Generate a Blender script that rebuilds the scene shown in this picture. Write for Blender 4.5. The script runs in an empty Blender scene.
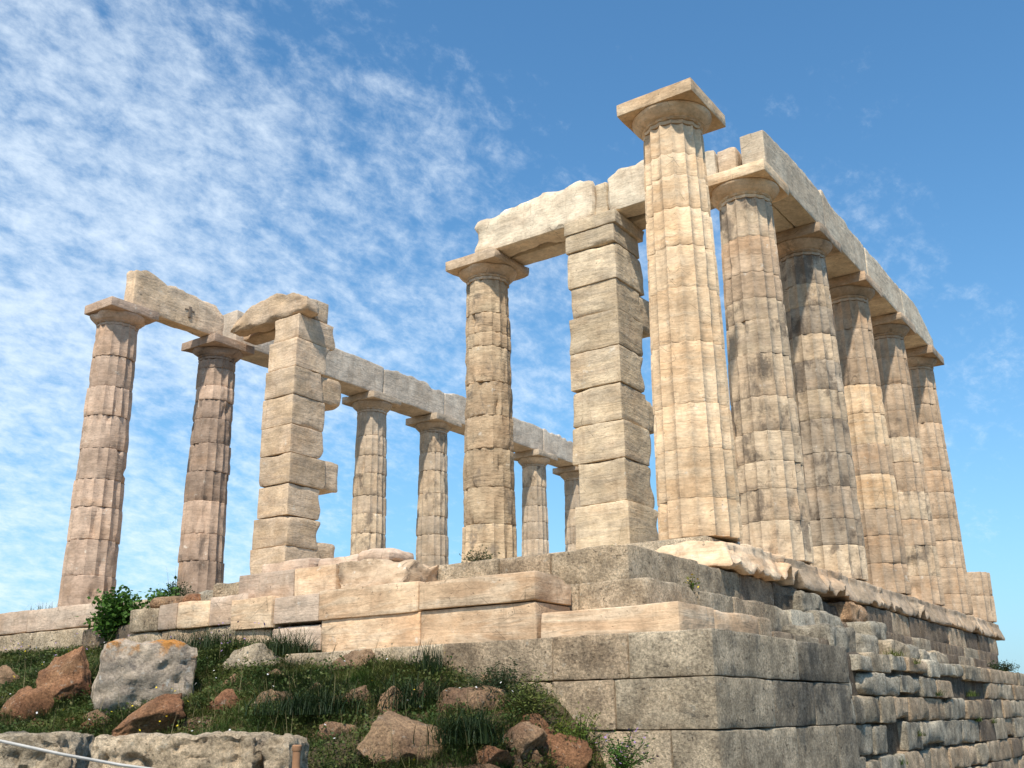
import bpy, bmesh, math, random
import numpy as np
from mathutils import Vector, Matrix, noise
R = math.radians
scene = bpy.context.scene
C = scene.collection

# ------------------------------------------------------------------ camera
CAM = Vector((5.127, -11.408, -1.963)); YAW, PIT, ROL, FOC = -.602, .313, -.013, 1028.3
FW = Vector((math.sin(YAW)*math.cos(PIT), math.cos(YAW)*math.cos(PIT), math.sin(PIT)))
r_ = Vector((math.cos(YAW), -math.sin(YAW), 0)); u_ = r_.cross(FW)
RT = r_*math.cos(ROL)+u_*math.sin(ROL); UP = -r_*math.sin(ROL)+u_*math.cos(ROL)
cd = bpy.data.cameras.new('camera'); cam = bpy.data.objects.new('camera', cd); C.objects.link(cam)
M = Matrix((RT, UP, -FW)).transposed().to_4x4(); M.translation = CAM
cam.matrix_world = M
cd.sensor_width = 36; cd.lens = FOC/1024*36; cd.clip_start = .05; cd.clip_end = 8000
scene.camera = cam

# ------------------------------------------------------------------ world and sun
SUN_EL = R(55); sx, sy = .40, -.917                  # towards the sun
SUN = Vector((sx*math.cos(SUN_EL), sy*math.cos(SUN_EL), math.sin(SUN_EL))).normalized()
w = bpy.data.worlds.new('World'); scene.world = w; w.use_nodes = True
nt = w.node_tree; N = nt.nodes; L = nt.links; N.clear()
out = N.new('ShaderNodeOutputWorld'); bg = N.new('ShaderNodeBackground'); bg.inputs[1].default_value = .128
sky = N.new('ShaderNodeTexSky'); sky.sky_type = 'NISHITA'; sky.sun_disc = False
sky.sun_elevation = SUN_EL; sky.sun_rotation = math.atan2(sx, sy); sky.air_density = 1.15; sky.dust_density = .35; sky.ozone_density = 2.2; sky.altitude = 60
L.new(bg.outputs[0], out.inputs[0])
tc = N.new('ShaderNodeTexCoord')
def wn(t, **k):
    n = N.new(t)
    for a, b in k.items(): setattr(n, a, b)
    return n
def wmath(op, a, b=None, clamp=False):
    n = wn('ShaderNodeMath', operation=op); n.use_clamp = clamp
    for i, v in enumerate((a, b)):
        if v is None: continue
        if hasattr(v, 'links'): L.new(v, n.inputs[i])
        else: n.inputs[i].default_value = v
    return n.outputs[0]
def wdot(vec):
    n = wn('ShaderNodeVectorMath', operation='DOT_PRODUCT'); L.new(tc.outputs['Generated'], n.inputs[0]); n.inputs[1].default_value = vec
    return n.outputs['Value']
sep = N.new('ShaderNodeSeparateXYZ'); L.new(tc.outputs['Generated'], sep.inputs[0])
den = wmath('ADD', wmath('MAXIMUM', sep.outputs[2], 0), .34)
px = wmath('DIVIDE', sep.outputs[0], den); py = wmath('DIVIDE', sep.outputs[1], den)
cmb = N.new('ShaderNodeCombineXYZ'); L.new(px, cmb.inputs[0]); L.new(py, cmb.inputs[1])
def wnoise(scale, det, rough, stretch, rot, off=(0, 0, 0), dist=0.):
    mp = N.new('ShaderNodeMapping'); L.new(cmb.outputs[0], mp.inputs[0]); mp.inputs['Rotation'].default_value = (0, 0, rot); mp.inputs['Scale'].default_value = stretch; mp.inputs['Location'].default_value = off
    n = N.new('ShaderNodeTexNoise'); L.new(mp.outputs[0], n.inputs['Vector']); n.inputs['Scale'].default_value = scale; n.inputs['Detail'].default_value = det; n.inputs['Roughness'].default_value = rough; n.inputs['Distortion'].default_value = dist
    return n.outputs['Fac']
nbig = wnoise(1.5, 4, .55, (1, 1, 1), .3, (3.1, 1.2, 0))
nmid = wnoise(4.6, 7, .66, (1, .8, 1), R(62), (0, 0, 0), .1)
nfine = wnoise(30, 6, .68, (1, .7, 1), R(30), (5, 2, 0), .15)
# cloud bank: thick towards the north east (left of the view), thin towards the zenith and the west
left = wdot(tuple(-RT)); up = sep.outputs[2]
fld = wmath('ADD', wmath('ADD', wmath('MULTIPLY', left, .88), .22), wmath('MULTIPLY', wmath('ABSOLUTE', wmath('SUBTRACT', up, .32)), -1.3))
fld = wmath('ADD', fld, wmath('MULTIPLY', wmath('SUBTRACT', nbig, .5), 1.5))
fld = wmath('ADD', fld, wmath('MULTIPLY', wmath('SUBTRACT', nmid, .5), .95))
fld = wmath('ADD', fld, wmath('MULTIPLY', wmath('SUBTRACT', nfine, .5), 1.35))
mr = N.new('ShaderNodeMapRange'); L.new(fld, mr.inputs[0]); mr.inputs[1].default_value = -.12; mr.inputs[2].default_value = .85; mr.interpolation_type = 'SMOOTHSTEP'
cl = wmath('MULTIPLY', mr.outputs[0], .72)
# thin haze near the horizon
hz = wmath('POWER', wmath('SUBTRACT', 1, wmath('MAXIMUM', up, 0), True), 6)
hz = wmath('MULTIPLY', hz, .85)
tint = N.new('ShaderNodeMixRGB'); tint.blend_type = 'MULTIPLY'; tint.inputs[0].default_value = 1; L.new(sky.outputs[0], tint.inputs[1]); tint.inputs[2].default_value = (.64, 1.06, 1.24, 1)
m1 = N.new('ShaderNodeMixRGB'); L.new(hz, m1.inputs[0]); L.new(tint.outputs[0], m1.inputs[1]); m1.inputs[2].default_value = (2.7, 3.9, 5.4, 1)
m2 = N.new('ShaderNodeMixRGB'); L.new(cl, m2.inputs[0]); L.new(m1.outputs[0], m2.inputs[1]); m2.inputs[2].default_value = (6.9, 7.7, 8.4, 1)
L.new(m2.outputs[0], bg.inputs[0])
sl = bpy.data.lights.new('sun', 'SUN'); sl.energy = 4.7; sl.angle = R(1.6); sl.color = (1, .925, .80)
so = bpy.data.objects.new('sun', sl); C.objects.link(so); so.rotation_euler = (-SUN).to_track_quat('-Z', 'Y').to_euler()
vs = scene.view_settings; scene.display_settings.display_device = 'sRGB'
vs.view_transform = 'Standard'; vs.look = 'None'; vs.gamma = 1; vs.use_curve_mapping = False; vs.exposure = .2

# ------------------------------------------------------------------ helpers
rnd = random.Random(7)
def ray(px, py): return FW*FOC + RT*(px-512) + UP*(384-py)
def atY(px, py, Y): d = ray(px, py); return CAM + d*((Y-CAM.y)/d.y)
def atX(px, py, X): d = ray(px, py); return CAM + d*((X-CAM.x)/d.x)
def atD(px, py, D): return CAM + ray(px, py)*(D/FOC)
def zfor(x, y, py):
    lo, hi = -8., 10.
    for _ in range(40):
        m = (lo+hi)/2; d = Vector((x, y, m))-CAM
        if 384-FOC*d.dot(UP)/d.dot(FW) > py: lo = m
        else: hi = m
    return lo
def fbm(p, s=1., o=4):
    v = 0; a = 1; t = 0
    for i in range(o):
        v += a*noise.noise(p*s); t += a; a *= .5; s *= 2.03; p = p+Vector((7.3, 1.9, 4.1))
    return v/t
def tag(o, label=None, cat=None, group=None, kind=None):
    if label: o['label'] = label
    if cat: o['category'] = cat
    if group: o['group'] = group
    if kind: o['kind'] = kind
    elif cat: o['kind'] = 'thing'
    return o
def empty(name, loc, label, cat, group=None):
    o = bpy.data.objects.new(name, None); C.objects.link(o); o.location = loc; o.empty_display_size = .2
    return tag(o, label, cat, group)
def link(name, me, mat, parent=None, loc=(0, 0, 0)):
    o = bpy.data.objects.new(name, me); C.objects.link(o)
    me.materials.append(mat); o.location = loc
    if parent: o.parent = parent
    return o
def from_bm(name, bm, mat, parent=None, loc=(0, 0, 0), smooth=True, ang=38):
    bm.normal_update()
    me = bpy.data.meshes.new(name); bm.to_mesh(me); bm.free()
    if smooth:
        me.shade_smooth()
        try: me.set_sharp_from_angle(angle=R(ang))
        except Exception: pass
    return link(name, me, mat, parent, loc)
def from_np(name, V, F, mat, parent=None, loc=(0, 0, 0)):
    me = bpy.data.meshes.new(name); k = F.shape[1]
    me.vertices.add(len(V)); me.vertices.foreach_set('co', V.astype(np.float32).ravel())
    me.loops.add(F.size); me.loops.foreach_set('vertex_index', F.astype(np.int32).ravel())
    me.polygons.add(len(F)); me.polygons.foreach_set('loop_start', (np.arange(len(F))*k).astype(np.int32))
    me.update(calc_edges=True)
    return link(name, me, mat, parent, loc)

# ------------------------------------------------------------------ materials
class NB:
    def __init__(s, name):
        s.m = bpy.data.materials.new(name); s.m.use_nodes = True; s.t = s.m.node_tree; s.N = s.t.nodes; s.L = s.t.links; s.N.clear()
        s.out = s.N.new('ShaderNodeOutputMaterial'); s.b = s.N.new('ShaderNodeBsdfPrincipled'); s.L.new(s.b.outputs[0], s.out.inputs[0])
        s.b.inputs['Specular IOR Level'].default_value = .25
        s.tc = s.N.new('ShaderNodeTexCoord'); s.oi = s.N.new('ShaderNodeObjectInfo')
        a = s.N.new('ShaderNodeVectorMath'); a.operation = 'SCALE'; a.inputs[0].default_value = (37, 53, 71); s.L.new(s.oi.outputs['Random'], a.inputs['Scale'])
        b = s.N.new('ShaderNodeVectorMath'); b.operation = 'ADD'; s.L.new(s.tc.outputs['Object'], b.inputs[0]); s.L.new(a.outputs[0], b.inputs[1]); s.v = b.outputs[0]
    def set(s, sock, v):
        if hasattr(v, 'links'): s.L.new(v, sock)
        elif isinstance(v, tuple) and len(v) == 3 and sock.type == 'RGBA': sock.default_value = (*v, 1)
        else: sock.default_value = v
    def noise(s, scale, det=4, rough=.55, st=(1, 1, 1), off=0, dist=0.):
        mp = s.N.new('ShaderNodeMapping'); s.L.new(s.v, mp.inputs[0]); mp.inputs['Scale'].default_value = st; mp.inputs['Location'].default_value = (off, off*1.7, off*.6)
        n = s.N.new('ShaderNodeTexNoise'); s.L.new(mp.outputs[0], n.inputs['Vector']); n.inputs['Scale'].default_value = scale; n.inputs['Detail'].default_value = det; n.inputs['Roughness'].default_value = rough; n.inputs['Distortion'].default_value = dist
        return n.outputs['Fac']
    def voro(s, scale, st=(1, 1, 1), feat='F1'):
        mp = s.N.new('ShaderNodeMapping'); s.L.new(s.v, mp.inputs[0]); mp.inputs['Scale'].default_value = st
        n = s.N.new('ShaderNodeTexVoronoi'); n.feature = feat; s.L.new(mp.outputs[0], n.inputs['Vector']); n.inputs['Scale'].default_value = scale; n.inputs['Randomness'].default_value = 1
        return n.outputs['Distance']
    def rng(s, v, a, b, c=0., d=1.):
        n = s.N.new('ShaderNodeMapRange'); n.interpolation_type = 'SMOOTHSTEP'; s.L.new(v, n.inputs[0])
        for i, q in enumerate((a, b, c, d)): n.inputs[i+1].default_value = q
        return n.outputs[0]
    def math(s, op, a, b=0., clamp=False):
        n = s.N.new('ShaderNodeMath'); n.operation = op; n.use_clamp = clamp; s.set(n.inputs[0], a); s.set(n.inputs[1], b); return n.outputs[0]
    def mix(s, f, a, b, mode='MIX'):
        n = s.N.new('ShaderNodeMixRGB'); n.blend_type = mode; s.set(n.inputs[0], f); s.set(n.inputs[1], a); s.set(n.inputs[2], b); return n.outputs[0]
    def bump(s, h, dist, strength=1., prev=None):
        n = s.N.new('ShaderNodeBump'); n.inputs['Distance'].default_value = dist; n.inputs['Strength'].default_value = strength; s.L.new(h, n.inputs['Height'])
        if prev: s.L.new(prev, n.inputs['Normal'])
        return n.outputs[0]
    def hsv(s, col, v, sat=1.):
        n = s.N.new('ShaderNodeHueSaturation'); s.set(n.inputs['Color'], col); s.set(n.inputs['Value'], v); s.set(n.inputs['Saturation'], sat); return n.outputs[0]
    def end(s, col, nor=None, rough=.9):
        s.set(s.b.inputs['Base Color'], col); s.set(s.b.inputs['Roughness'], rough)
        if nor: s.L.new(nor, s.b.inputs['Normal'])
        return s.m

def marble(name, a, b, c, patina=0., pcol=(.16, .125, .095), band=.5, orange=.3, var=.16, bumpd=.018):
    n = NB(name)
    col = n.mix(n.rng(n.noise(1.6, 3, .6), .36, .64), a, b)
    bnd = n.noise(1.0, 4, .6, (.9, .9, 5.5), 3, 1.0)
    col = n.mix(n.math('MULTIPLY', n.rng(bnd, .46, .64), band), col, c)
    thin = n.noise(1.0, 4, .6, (1.6, 1.6, 19), 9, 1.1)
    col = n.mix(n.math('MULTIPLY', n.rng(thin, .56, .72), band*.55), col, (.23, .17, .12))
    org = n.noise(1.1, 4, .6, (1, 1, 1.6), 5)
    col = n.mix(n.math('MULTIPLY', n.rng(org, .50, .68), orange), col, (.56, .31, .15))
    # white salt-like scars
    col = n.mix(n.math('MULTIPLY', n.rng(n.noise(5.5, 4, .7, (1, 1, 1), 21), .63, .72), .55), col, (.70, .64, .54))
    if patina:
        p = n.noise(2.4, 6, .68, (1.2, 1.2, .75), 13, .3)
        lo = .66-.22*patina
        pm = n.math('MULTIPLY', n.rng(p, lo, lo+.14), min(1, .45+.5*patina))
        col = n.mix(pm, col, pcol)
    fine = n.noise(17, 5, .65, (1, 1, 1.8))
    col = n.mix(1., col, n.rng(fine, .25, .75, .82, 1.12), 'MULTIPLY')
    blot = n.noise(3.3, 4, .6, (1, 1, 1), 51)
    col = n.mix(1., col, n.rng(blot, .3, .7, .80, 1.12), 'MULTIPLY')
    stv = n.noise(1., 5, .7, (9, 9, 1.1), 81, .2)
    col = n.mix(n.math('MULTIPLY', n.rng(stv, .54, .70), .38), col, (.34, .24, .155))
    crk = n.rng(n.voro(2.3, (1, 1, 1.7), 'DISTANCE_TO_EDGE'), .012, .0)
    crk = n.math('MULTIPLY', crk, n.rng(n.noise(2.1, 3, .6, (1, 1, 1), 91), .52, .60))
    col = n.mix(n.math('MULTIPLY', crk, .65), col, (.13, .095, .065))
    pit = n.rng(n.noise(30, 3, .6, (1, 1, 1), 31), .66, .73)
    col = n.mix(n.math('MULTIPLY', pit, .55), col, (.12, .09, .065))
    rv = n.math('ADD', n.math('MULTIPLY', n.oi.outputs['Random'], var*2), 1-var)
    col = n.hsv(col, rv)
    b1 = n.bump(n.math('ADD', n.math('MULTIPLY', thin, .45), bnd), bumpd*.8, .85)
    b2 = n.bump(n.noise(7, 5, .6, (1, 1, 1.3)), bumpd*.9, .9, b1)
    b3 = n.bump(pit, -.01, .6, b2)
    return n.end(col, b3)
def poros(name, a, b, grey=.5, gcol=(.12, .115, .10), streak=.3, pitty=1., orange=.25, var=.15):
    n = NB(name)
    col = n.mix(n.rng(n.noise(1.9, 4, .6), .35, .65), a, b)
    col = n.mix(n.math('MULTIPLY', n.rng(n.noise(1.5, 5, .62, (1, 1, 1), 5), .52, .7), orange), col, (.40, .25, .13))
    g = n.noise(1.7, 7, .72, (1, 1, .85), 17, .25); lo = .66-.26*grey
    col = n.mix(n.math('MULTIPLY', n.rng(g, lo, lo+.13), .8), col, gcol)
    st = n.noise(1., 5, .7, (7, 7, .8), 23, .3)
    col = n.mix(n.math('MULTIPLY', n.rng(st, .52, .68), streak), col, (.085, .075, .062))
    wl = n.rng(n.noise(11, 5, .75, (1, 1, 1.4), 41), .58, .68)
    col = n.mix(n.math('MULTIPLY', wl, .55), col, (.56, .50, .40))
    v2 = n.noise(15, 6, .72, (1, 1, 1.9), 3, .4); v = n.noise(2.6, 3, .6, (1, 1, 1), 71)
    pit = n.math('MULTIPLY', n.rng(v2, .60, .68), n.rng(v, .36, .58, .25, 1.))
    col = n.mix(n.math('MULTIPLY', pit, .75), col, (.055, .045, .035))
    fine = n.noise(46, 6, .8)
    col = n.mix(1., col, n.rng(fine, .32, .68, .52, 1.36), 'MULTIPLY')
    blot = n.noise(4.2, 5, .65, (1, 1, 1), 61)
    col = n.mix(1., col, n.rng(blot, .34, .66, .68, 1.22), 'MULTIPLY')
    col = n.hsv(col, n.math('ADD', n.math('MULTIPLY', n.oi.outputs['Random'], var*2), 1-var))
    b1 = n.bump(n.noise(13, 9, .8), .045*pitty, 1.)
    b2 = n.bump(pit, -.03*pitty, .9, b1)
    return n.end(col, b2, .95)

M_WARM = marble('warm_marble', (.78, .575, .37), (.68, .46, .27), (.82, .67, .48), .12, pcol=(.30, .235, .17), orange=.25, band=.35)  # the front column's own warm pale marble
M_C2 = marble('stained_marble', (.64, .50, .345), (.55, .415, .28), (.44, .34, .25), .72, orange=.2, band=.45)
M_C3 = marble('dark_stained_marble', (.48, .385, .285), (.39, .305, .22), (.30, .245, .19), .85, orange=.15, band=.4)
M_SOUTH = marble('tan_marble', (.58, .43, .295), (.50, .36, .24), (.40, .30, .21), .45, orange=.35, band=.4)
M_NORTH = marble('pinkish_marble', (.58, .42, .31), (.49, .345, .25), (.40, .29, .215), .35, pcol=(.17, .13, .105), orange=.22, band=.35)
M_NORTHD = marble('brown_marble', (.42, .305, .23), (.35, .25, .185), (.29, .215, .165), .5, pcol=(.13, .10, .08), orange=.2, band=.3)
M_NFAR = marble('grey_tan_marble', (.56, .44, .32), (.48, .37, .26), (.33, .28, .22), .35, orange=.12, band=.35)
M_PRON = marble('knobbly_marble', (.58, .44, .285), (.49, .35, .22), (.38, .285, .19), .62, pcol=(.19, .155, .12), orange=.2, band=.3, bumpd=.03)
M_PIER = marble('layered_marble', (.68, .54, .37), (.60, .46, .30), (.42, .34, .25), .25, orange=.2, band=.55, bumpd=.022)
M_PIERL = marble('cream_layered_marble', (.70, .53, .37), (.62, .45, .29), (.44, .34, .25), .1, orange=.25, band=.5, bumpd=.02)
M_ARCH = marble('pale_marble', (.74, .62, .46), (.66, .53, .38), (.54, .44, .33), .12, pcol=(.34, .28, .21), orange=.12, band=.3, bumpd=.016)
M_ARCHW = marble('white_restored_marble', (.66, .55, .43), (.57, .46, .35), (.46, .39, .32), .12, pcol=(.34, .28, .22), orange=.08, band=.3)
M_STEP = marble('orange_marble', (.70, .49, .31), (.58, .385, .235), (.74, .59, .42), .12, pcol=(.22, .16, .11), orange=.35, band=.6)
M_STEPP = marble('pink_marble', (.62, .47, .35), (.52, .38, .28), (.50, .40, .31), .22, orange=.3, band=.5)
M_STEPB = marble('brown_marble_slab', (.50, .37, .25), (.40, .29, .19), (.34, .26, .19), .3, pcol=(.15, .115, .085), orange=.3, band=.4)
M_POR = poros('pale_porous_stone', (.66, .52, .36), (.54, .41, .27), .27, gcol=(.24, .20, .155), streak=.15)
M_PORG = poros('grey_lichened_stone', (.58, .465, .325), (.44, .35, .24), .55, gcol=(.17, .155, .125), streak=.25, orange=.25)
M_PORT = poros('tan_porous_stone', (.60, .45, .30), (.47, .34, .22), .3, gcol=(.20, .16, .12), streak=.2)
M_PORD = poros('shade_toned_lichened_stone', (.40, .33, .24), (.30, .245, .175), .65, gcol=(.15, .135, .11), streak=.4, orange=.15)  # right-face foundation blocks: grey lichen, darkened further to stand for shade
M_WHITE = poros('whitewashed_rough_stone', (.56, .49, .375), (.43, .365, .27), .5, gcol=(.17, .15, .12), streak=.45, orange=.1, var=.25)
M_BROWN = poros('brown_porous_stone', (.31, .23, .155), (.23, .17, .12), .45, gcol=(.10, .085, .07), streak=.5, orange=.35, var=.22)
M_RED = poros('red_brown_rock', (.44, .22, .11), (.26, .115, .06), .35, gcol=(.13, .075, .05), streak=.15, orange=.5, pitty=1.6, var=.2)
M_TANR = poros('tan_rock', (.52, .33, .19), (.33, .19, .11), .4, gcol=(.17, .11, .07), streak=.15, pitty=1.6, var=.2)
def lichen_rock():
    n = NB('lichened_drum_stone')
    col = n.mix(n.rng(n.noise(2.2, 5, .6), .4, .6), (.58, .46, .34), (.40, .32, .245))
    col = n.mix(n.math('MULTIPLY', n.rng(n.noise(2.6, 6, .75, off=9), .52, .64), .75), col, (.15, .13, .115))
    sp = n.N.new('ShaderNodeSeparateXYZ'); n.L.new(n.tc.outputs['Object'], sp.inputs[0])
    top = n.rng(sp.outputs[2], .42, .68)
    lich = n.math('MULTIPLY', n.rng(n.noise(2.6, 5, .7, off=4), .47, .56), top)
    col = n.mix(lich, col, (.52, .22, .045))
    col = n.mix(n.math('MULTIPLY', n.rng(n.noise(9, 5, .7, off=14), .58, .66), .7), col, (.52, .49, .44))
    col = n.mix(n.math('MULTIPLY', n.rng(n.noise(6, 3, .6, off=2), .64, .70), .8), col, (.22, .10, .055))
    col = n.mix(1., col, n.rng(n.noise(40, 5, .75), .25, .75, .6, 1.3), 'MULTIPLY')
    return n.end(col, n.bump(n.noise(8, 8, .78), .04, 1.), .95)
M_LICH = lichen_rock()
def ground_mat():
    n = NB('soil')
    col = n.mix(n.rng(n.noise(1.5, 5, .6), .4, .6), (.13, .095, .055), (.23, .14, .08))
    col = n.mix(n.rng(n.noise(4, 5, .7, off=5), .45, .6), col, (.05, .065, .022))
    return n.end(col, n.bump(n.noise(14, 8, .75), .05, 1.), 1.)
M_SOIL = ground_mat()
def leaf_mat(name, a, b, c, sc=2.):
    n = NB(name)
    col = n.mix(n.rng(n.noise(sc, 3, .6), .38, .62), a, b)
    col = n.mix(n.rng(n.noise(sc*6, 3, .6, off=8), .55, .7), col, c)
    n.set(n.b.inputs['Base Color'], col); n.b.inputs['Roughness'].default_value = .6
    tr = n.N.new('ShaderNodeBsdfTranslucent'); n.L.new(col, tr.inputs[0])
    mx = n.N.new('ShaderNodeMixShader'); mx.inputs[0].default_value = .22
    n.L.new(n.b.outputs[0], mx.inputs[1]); n.L.new(tr.outputs[0], mx.inputs[2]); n.L.new(mx.outputs[0], n.out.inputs[0])
    return n.m
M_GRASS = leaf_mat('grass_green', (.05, .095, .016), (.14, .155, .036), (.26, .21, .09), 2.0)
M_DGRASS = leaf_mat('dark_tuft_green', (.016, .034, .010), (.032, .052, .015), (.055, .07, .025), 2.)
M_DRY = leaf_mat('dry_stem', (.17, .14, .06), (.24, .19, .09), (.30, .24, .13), 3.)
M_LEAF = leaf_mat('bright_leaf', (.045, .105, .012), (.07, .15, .02), (.035, .07, .012), 5.)
M_YG = leaf_mat('yellow_green_leaf', (.13, .16, .02), (.09, .14, .02), (.20, .20, .03), 4.)
M_OLIVE = leaf_mat('olive_leaf', (.07, .08, .03), (.10, .10, .045), (.13, .12, .06), 5.)
M_WEED = leaf_mat('weed_leaf', (.045, .08, .017), (.10, .12, .028), (.19, .17, .06), 2.5)
def plain(name, col, rough=.7, bump=0):
    n = NB(name); c = n.mix(n.rng(n.noise(9, 4, .6), .3, .7), tuple(x*.8 for x in col), col)
    return n.end(c, n.bump(n.noise(20, 4, .6), bump, 1.) if bump else None, rough)
M_YEL = plain('yellow_petal', (.70, .50, .02)); M_WHF = plain('white_petal', (.62, .60, .58)); M_PUR = plain('mauve_petal', (.30, .19, .36))
M_ROPE = plain('white_rope', (.62, .58, .52), .8, .003); M_WOOD = plain('weathered_wood', (.36, .19, .10), .8, .004)
M_IRON = plain('rusty_iron', (.24, .18, .13), .8, .004)
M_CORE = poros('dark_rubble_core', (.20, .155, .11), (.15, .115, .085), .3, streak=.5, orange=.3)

# ------------------------------------------------------------------ shape builders
def rbox(x0, x1, y0, y1, z0, z1, rad=.02, amp=.008, seg=.09, seed=0, chip=.0, deform=None, fs=3., maxn=22, pits=0.):
    """a weathered block: box grid, rounded edges whose radius wanders, uneven faces, chipped corners"""
    dx, dy, dz = x1-x0, y1-y0, z1-z0
    n = [max(2, min(maxn, int(round(d/seg)))) for d in (dx, dy, dz)]
    def ts(k, L):
        e = min(.25, rad*1.2/L); a = [0, e]+[e+(1-2*e)*i/k for i in range(1, k)]+[1-e, 1]
        return a
    T = [ts(n[i], (dx, dy, dz)[i]) for i in range(3)]
    bm = bmesh.new(); idx = {}
    nx, ny, nz = len(T[0])-1, len(T[1])-1, len(T[2])-1
    off = Vector((seed*3.17 % 91, seed*1.31 % 57, seed*2.23 % 73))
    c = Vector(((x0+x1)/2, (y0+y1)/2, (z0+z1)/2)); h = Vector((dx/2, dy/2, dz/2)); mh = min(h)
    def vert(i, j, k):
        key = (i, j, k)
        if key in idx: return idx[key]
        p = Vector(((T[0][i]-.5)*dx, (T[1][j]-.5)*dy, (T[2][k]-.5)*dz))
        q = p+c+off
        rr = rad*(1+1.3*fbm(q, 2.2, 3))
        if chip:
            rr += max(0, noise.noise(q*1.7+Vector((31, 7, 3)))-.12)*chip*2.2
        rr = max(.003, min(rr, mh*.9))
        inn = Vector([max(-(h[a]-rr), min(h[a]-rr, p[a])) for a in range(3)])
        d = p-inn
        if d.length > 1e-7:
            dn = d.normalized(); p = inn+dn*rr
        else: dn = Vector((0, 0, 0))
        f = fbm(q, fs, 4)
        p = p+dn*(f*amp*2)
        if pits: p = p-dn*(max(0, noise.noise(q*11)-.12)*pits+max(0, noise.noise(q*21)-.15)*pits*.5)
        p = p+c
        if deform: p = deform(p, q)
        idx[key] = bm.verts.new(p); return idx[key]
    for j in range(ny):
        for k in range(nz):
            bm.faces.new((vert(0, j, k), vert(0, j, k+1), vert(0, j+1, k+1), vert(0, j+1, k)))
            bm.faces.new((vert(nx, j, k), vert(nx, j+1, k), vert(nx, j+1, k+1), vert(nx, j, k+1)))
    for i in range(nx):
        for k in range(nz):
            bm.faces.new((vert(i, 0, k), vert(i+1, 0, k), vert(i+1, 0, k+1), vert(i, 0, k+1)))
            bm.faces.new((vert(i, ny, k), vert(i, ny, k+1), vert(i+1, ny, k+1), vert(i+1, ny, k)))
    for i in range(nx):
        for j in range(ny):
            bm.faces.new((vert(i, j, 0), vert(i, j+1, 0), vert(i+1, j+1, 0), vert(i+1, j, 0)))
            bm.faces.new((vert(i, j, nz), vert(i+1, j, nz), vert(i+1, j+1, nz), vert(i, j+1, nz)))
    return bm
def rebase(bm, o):
    for v in bm.verts: v.co -= Vector(o)
SEED = [10]
def block(name, x0, x1, y0, y1, z0, z1, mat, parent=None, base=None, **k):
    SEED[0] += 1; k.setdefault('seed', SEED[0])
    bm = rbox(x0, x1, y0, y1, z0, z1, **k)
    if parent is not None: b = parent.location.copy()
    else: b = Vector(base) if base else Vector(((x0+x1)/2, (y0+y1)/2, z0))
    rebase(bm, b)
    return from_bm(name, bm, mat, parent, (0, 0, 0) if parent is not None else b, ang=32)

H_SH = 5.505; H_CAP = .441
NFL = 16
def drum_bm(z0, z1, rad_at, seed, wear, cx=0., cy=0., phase=0., sub=6, chunk=1.):
    n = NFL*sub; bm = bmesh.new(); off = Vector((seed*4.7 % 83, seed*2.9 % 61, seed % 47))
    hh = z1-z0; e = min(.012, hh*.1)
    zs = [z0+.002, z0+e*.5, z0+e*1.6]+[z0+e*1.6+(hh-e*3.2)*i/7 for i in range(1, 7)]+[z1-e*1.6, z1-e*.5, z1-.002]
    rings = []
    for zi, z in enumerate(zs):
        ed = min(z-z0, z1-z)
        ring = []
        for a in range(n):
            th = 2*math.pi*a/n; t = (a % sub)/sub
            R0 = rad_at(z)
            d = .050*(R0/.45)*(1-(2*t-1)**2)
            wv = Vector((math.cos(th)*1.2, math.sin(th)*1.2, z*1.3))+off
            wn_ = fbm(wv, 1.2, 2)
            wr = max(0, min(1, wear+wn_*wear*2.))
            sharp = R0-d
            worn = R0-.030+fbm(wv, 5, 3)*.022*chunk
            r = sharp*(1-wr*.8)+min(worn, R0)*wr*.8
            r += fbm(wv, 3.1, 3)*.008*(.4+wear)
            ch = max(0, fbm(wv+Vector((9, 9, 9)), 1.5, 3)-.20)*.16*chunk
            r -= ch
            lip = max(0, 1-ed/.03)
            r -= lip*(.006+max(0, fbm(wv+Vector((0, 0, 20)), 3.5, 3)+.02)*.07*(.5+wear)*chunk)
            ring.append(bm.verts.new((cx+r*math.cos(th+phase), cy+r*math.sin(th+phase), z)))
        rings.append(ring)
    for q in range(len(rings)-1):
        for a in range(n):
            b = (a+1) % n
            bm.faces.new((rings[q][a], rings[q][b], rings[q+1][b], rings[q+1][a]))
    bm.faces.new(rings[-1]); bm.faces.new(rings[0][::-1])
    return bm
def lathe_bm(prof, n, seed, amp, z0, flute_until=None, broken=0.):
    bm = bmesh.new(); rings = []; off = Vector((seed*4.1, seed*1.9, seed))
    for (r, z) in prof:
        ring = []
        for a in range(n):
            th = 2*math.pi*a/n; q = Vector((math.cos(th)*r, math.sin(th)*r, z))+off
            rr = r+fbm(q, 4, 3)*amp
            if flute_until is not None and z <= flute_until:
                t = (a % (n//NFL))/(n/NFL); rr -= .022*(1-(2*t-1)**2)
            if broken: rr -= max(0, noise.noise(q*2.2)-.05)*broken
            ring.append(bm.verts.new((rr*math.cos(th), rr*math.sin(th), z0+z)))
        rings.append(ring)
    for q in range(len(rings)-1):
        for a in range(n):
            b = (a+1) % n; bm.faces.new((rings[q][a], rings[q][b], rings[q+1][b], rings[q+1][a]))
    bm.faces.new(rings[-1]); bm.faces.new(rings[0][::-1])
    return bm
def rad_std(rb, rt):
    def f(z):
        t = z/H_SH; return rb+(rt-rb)*t+.010*math.sin(math.pi*t)
    return f
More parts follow.
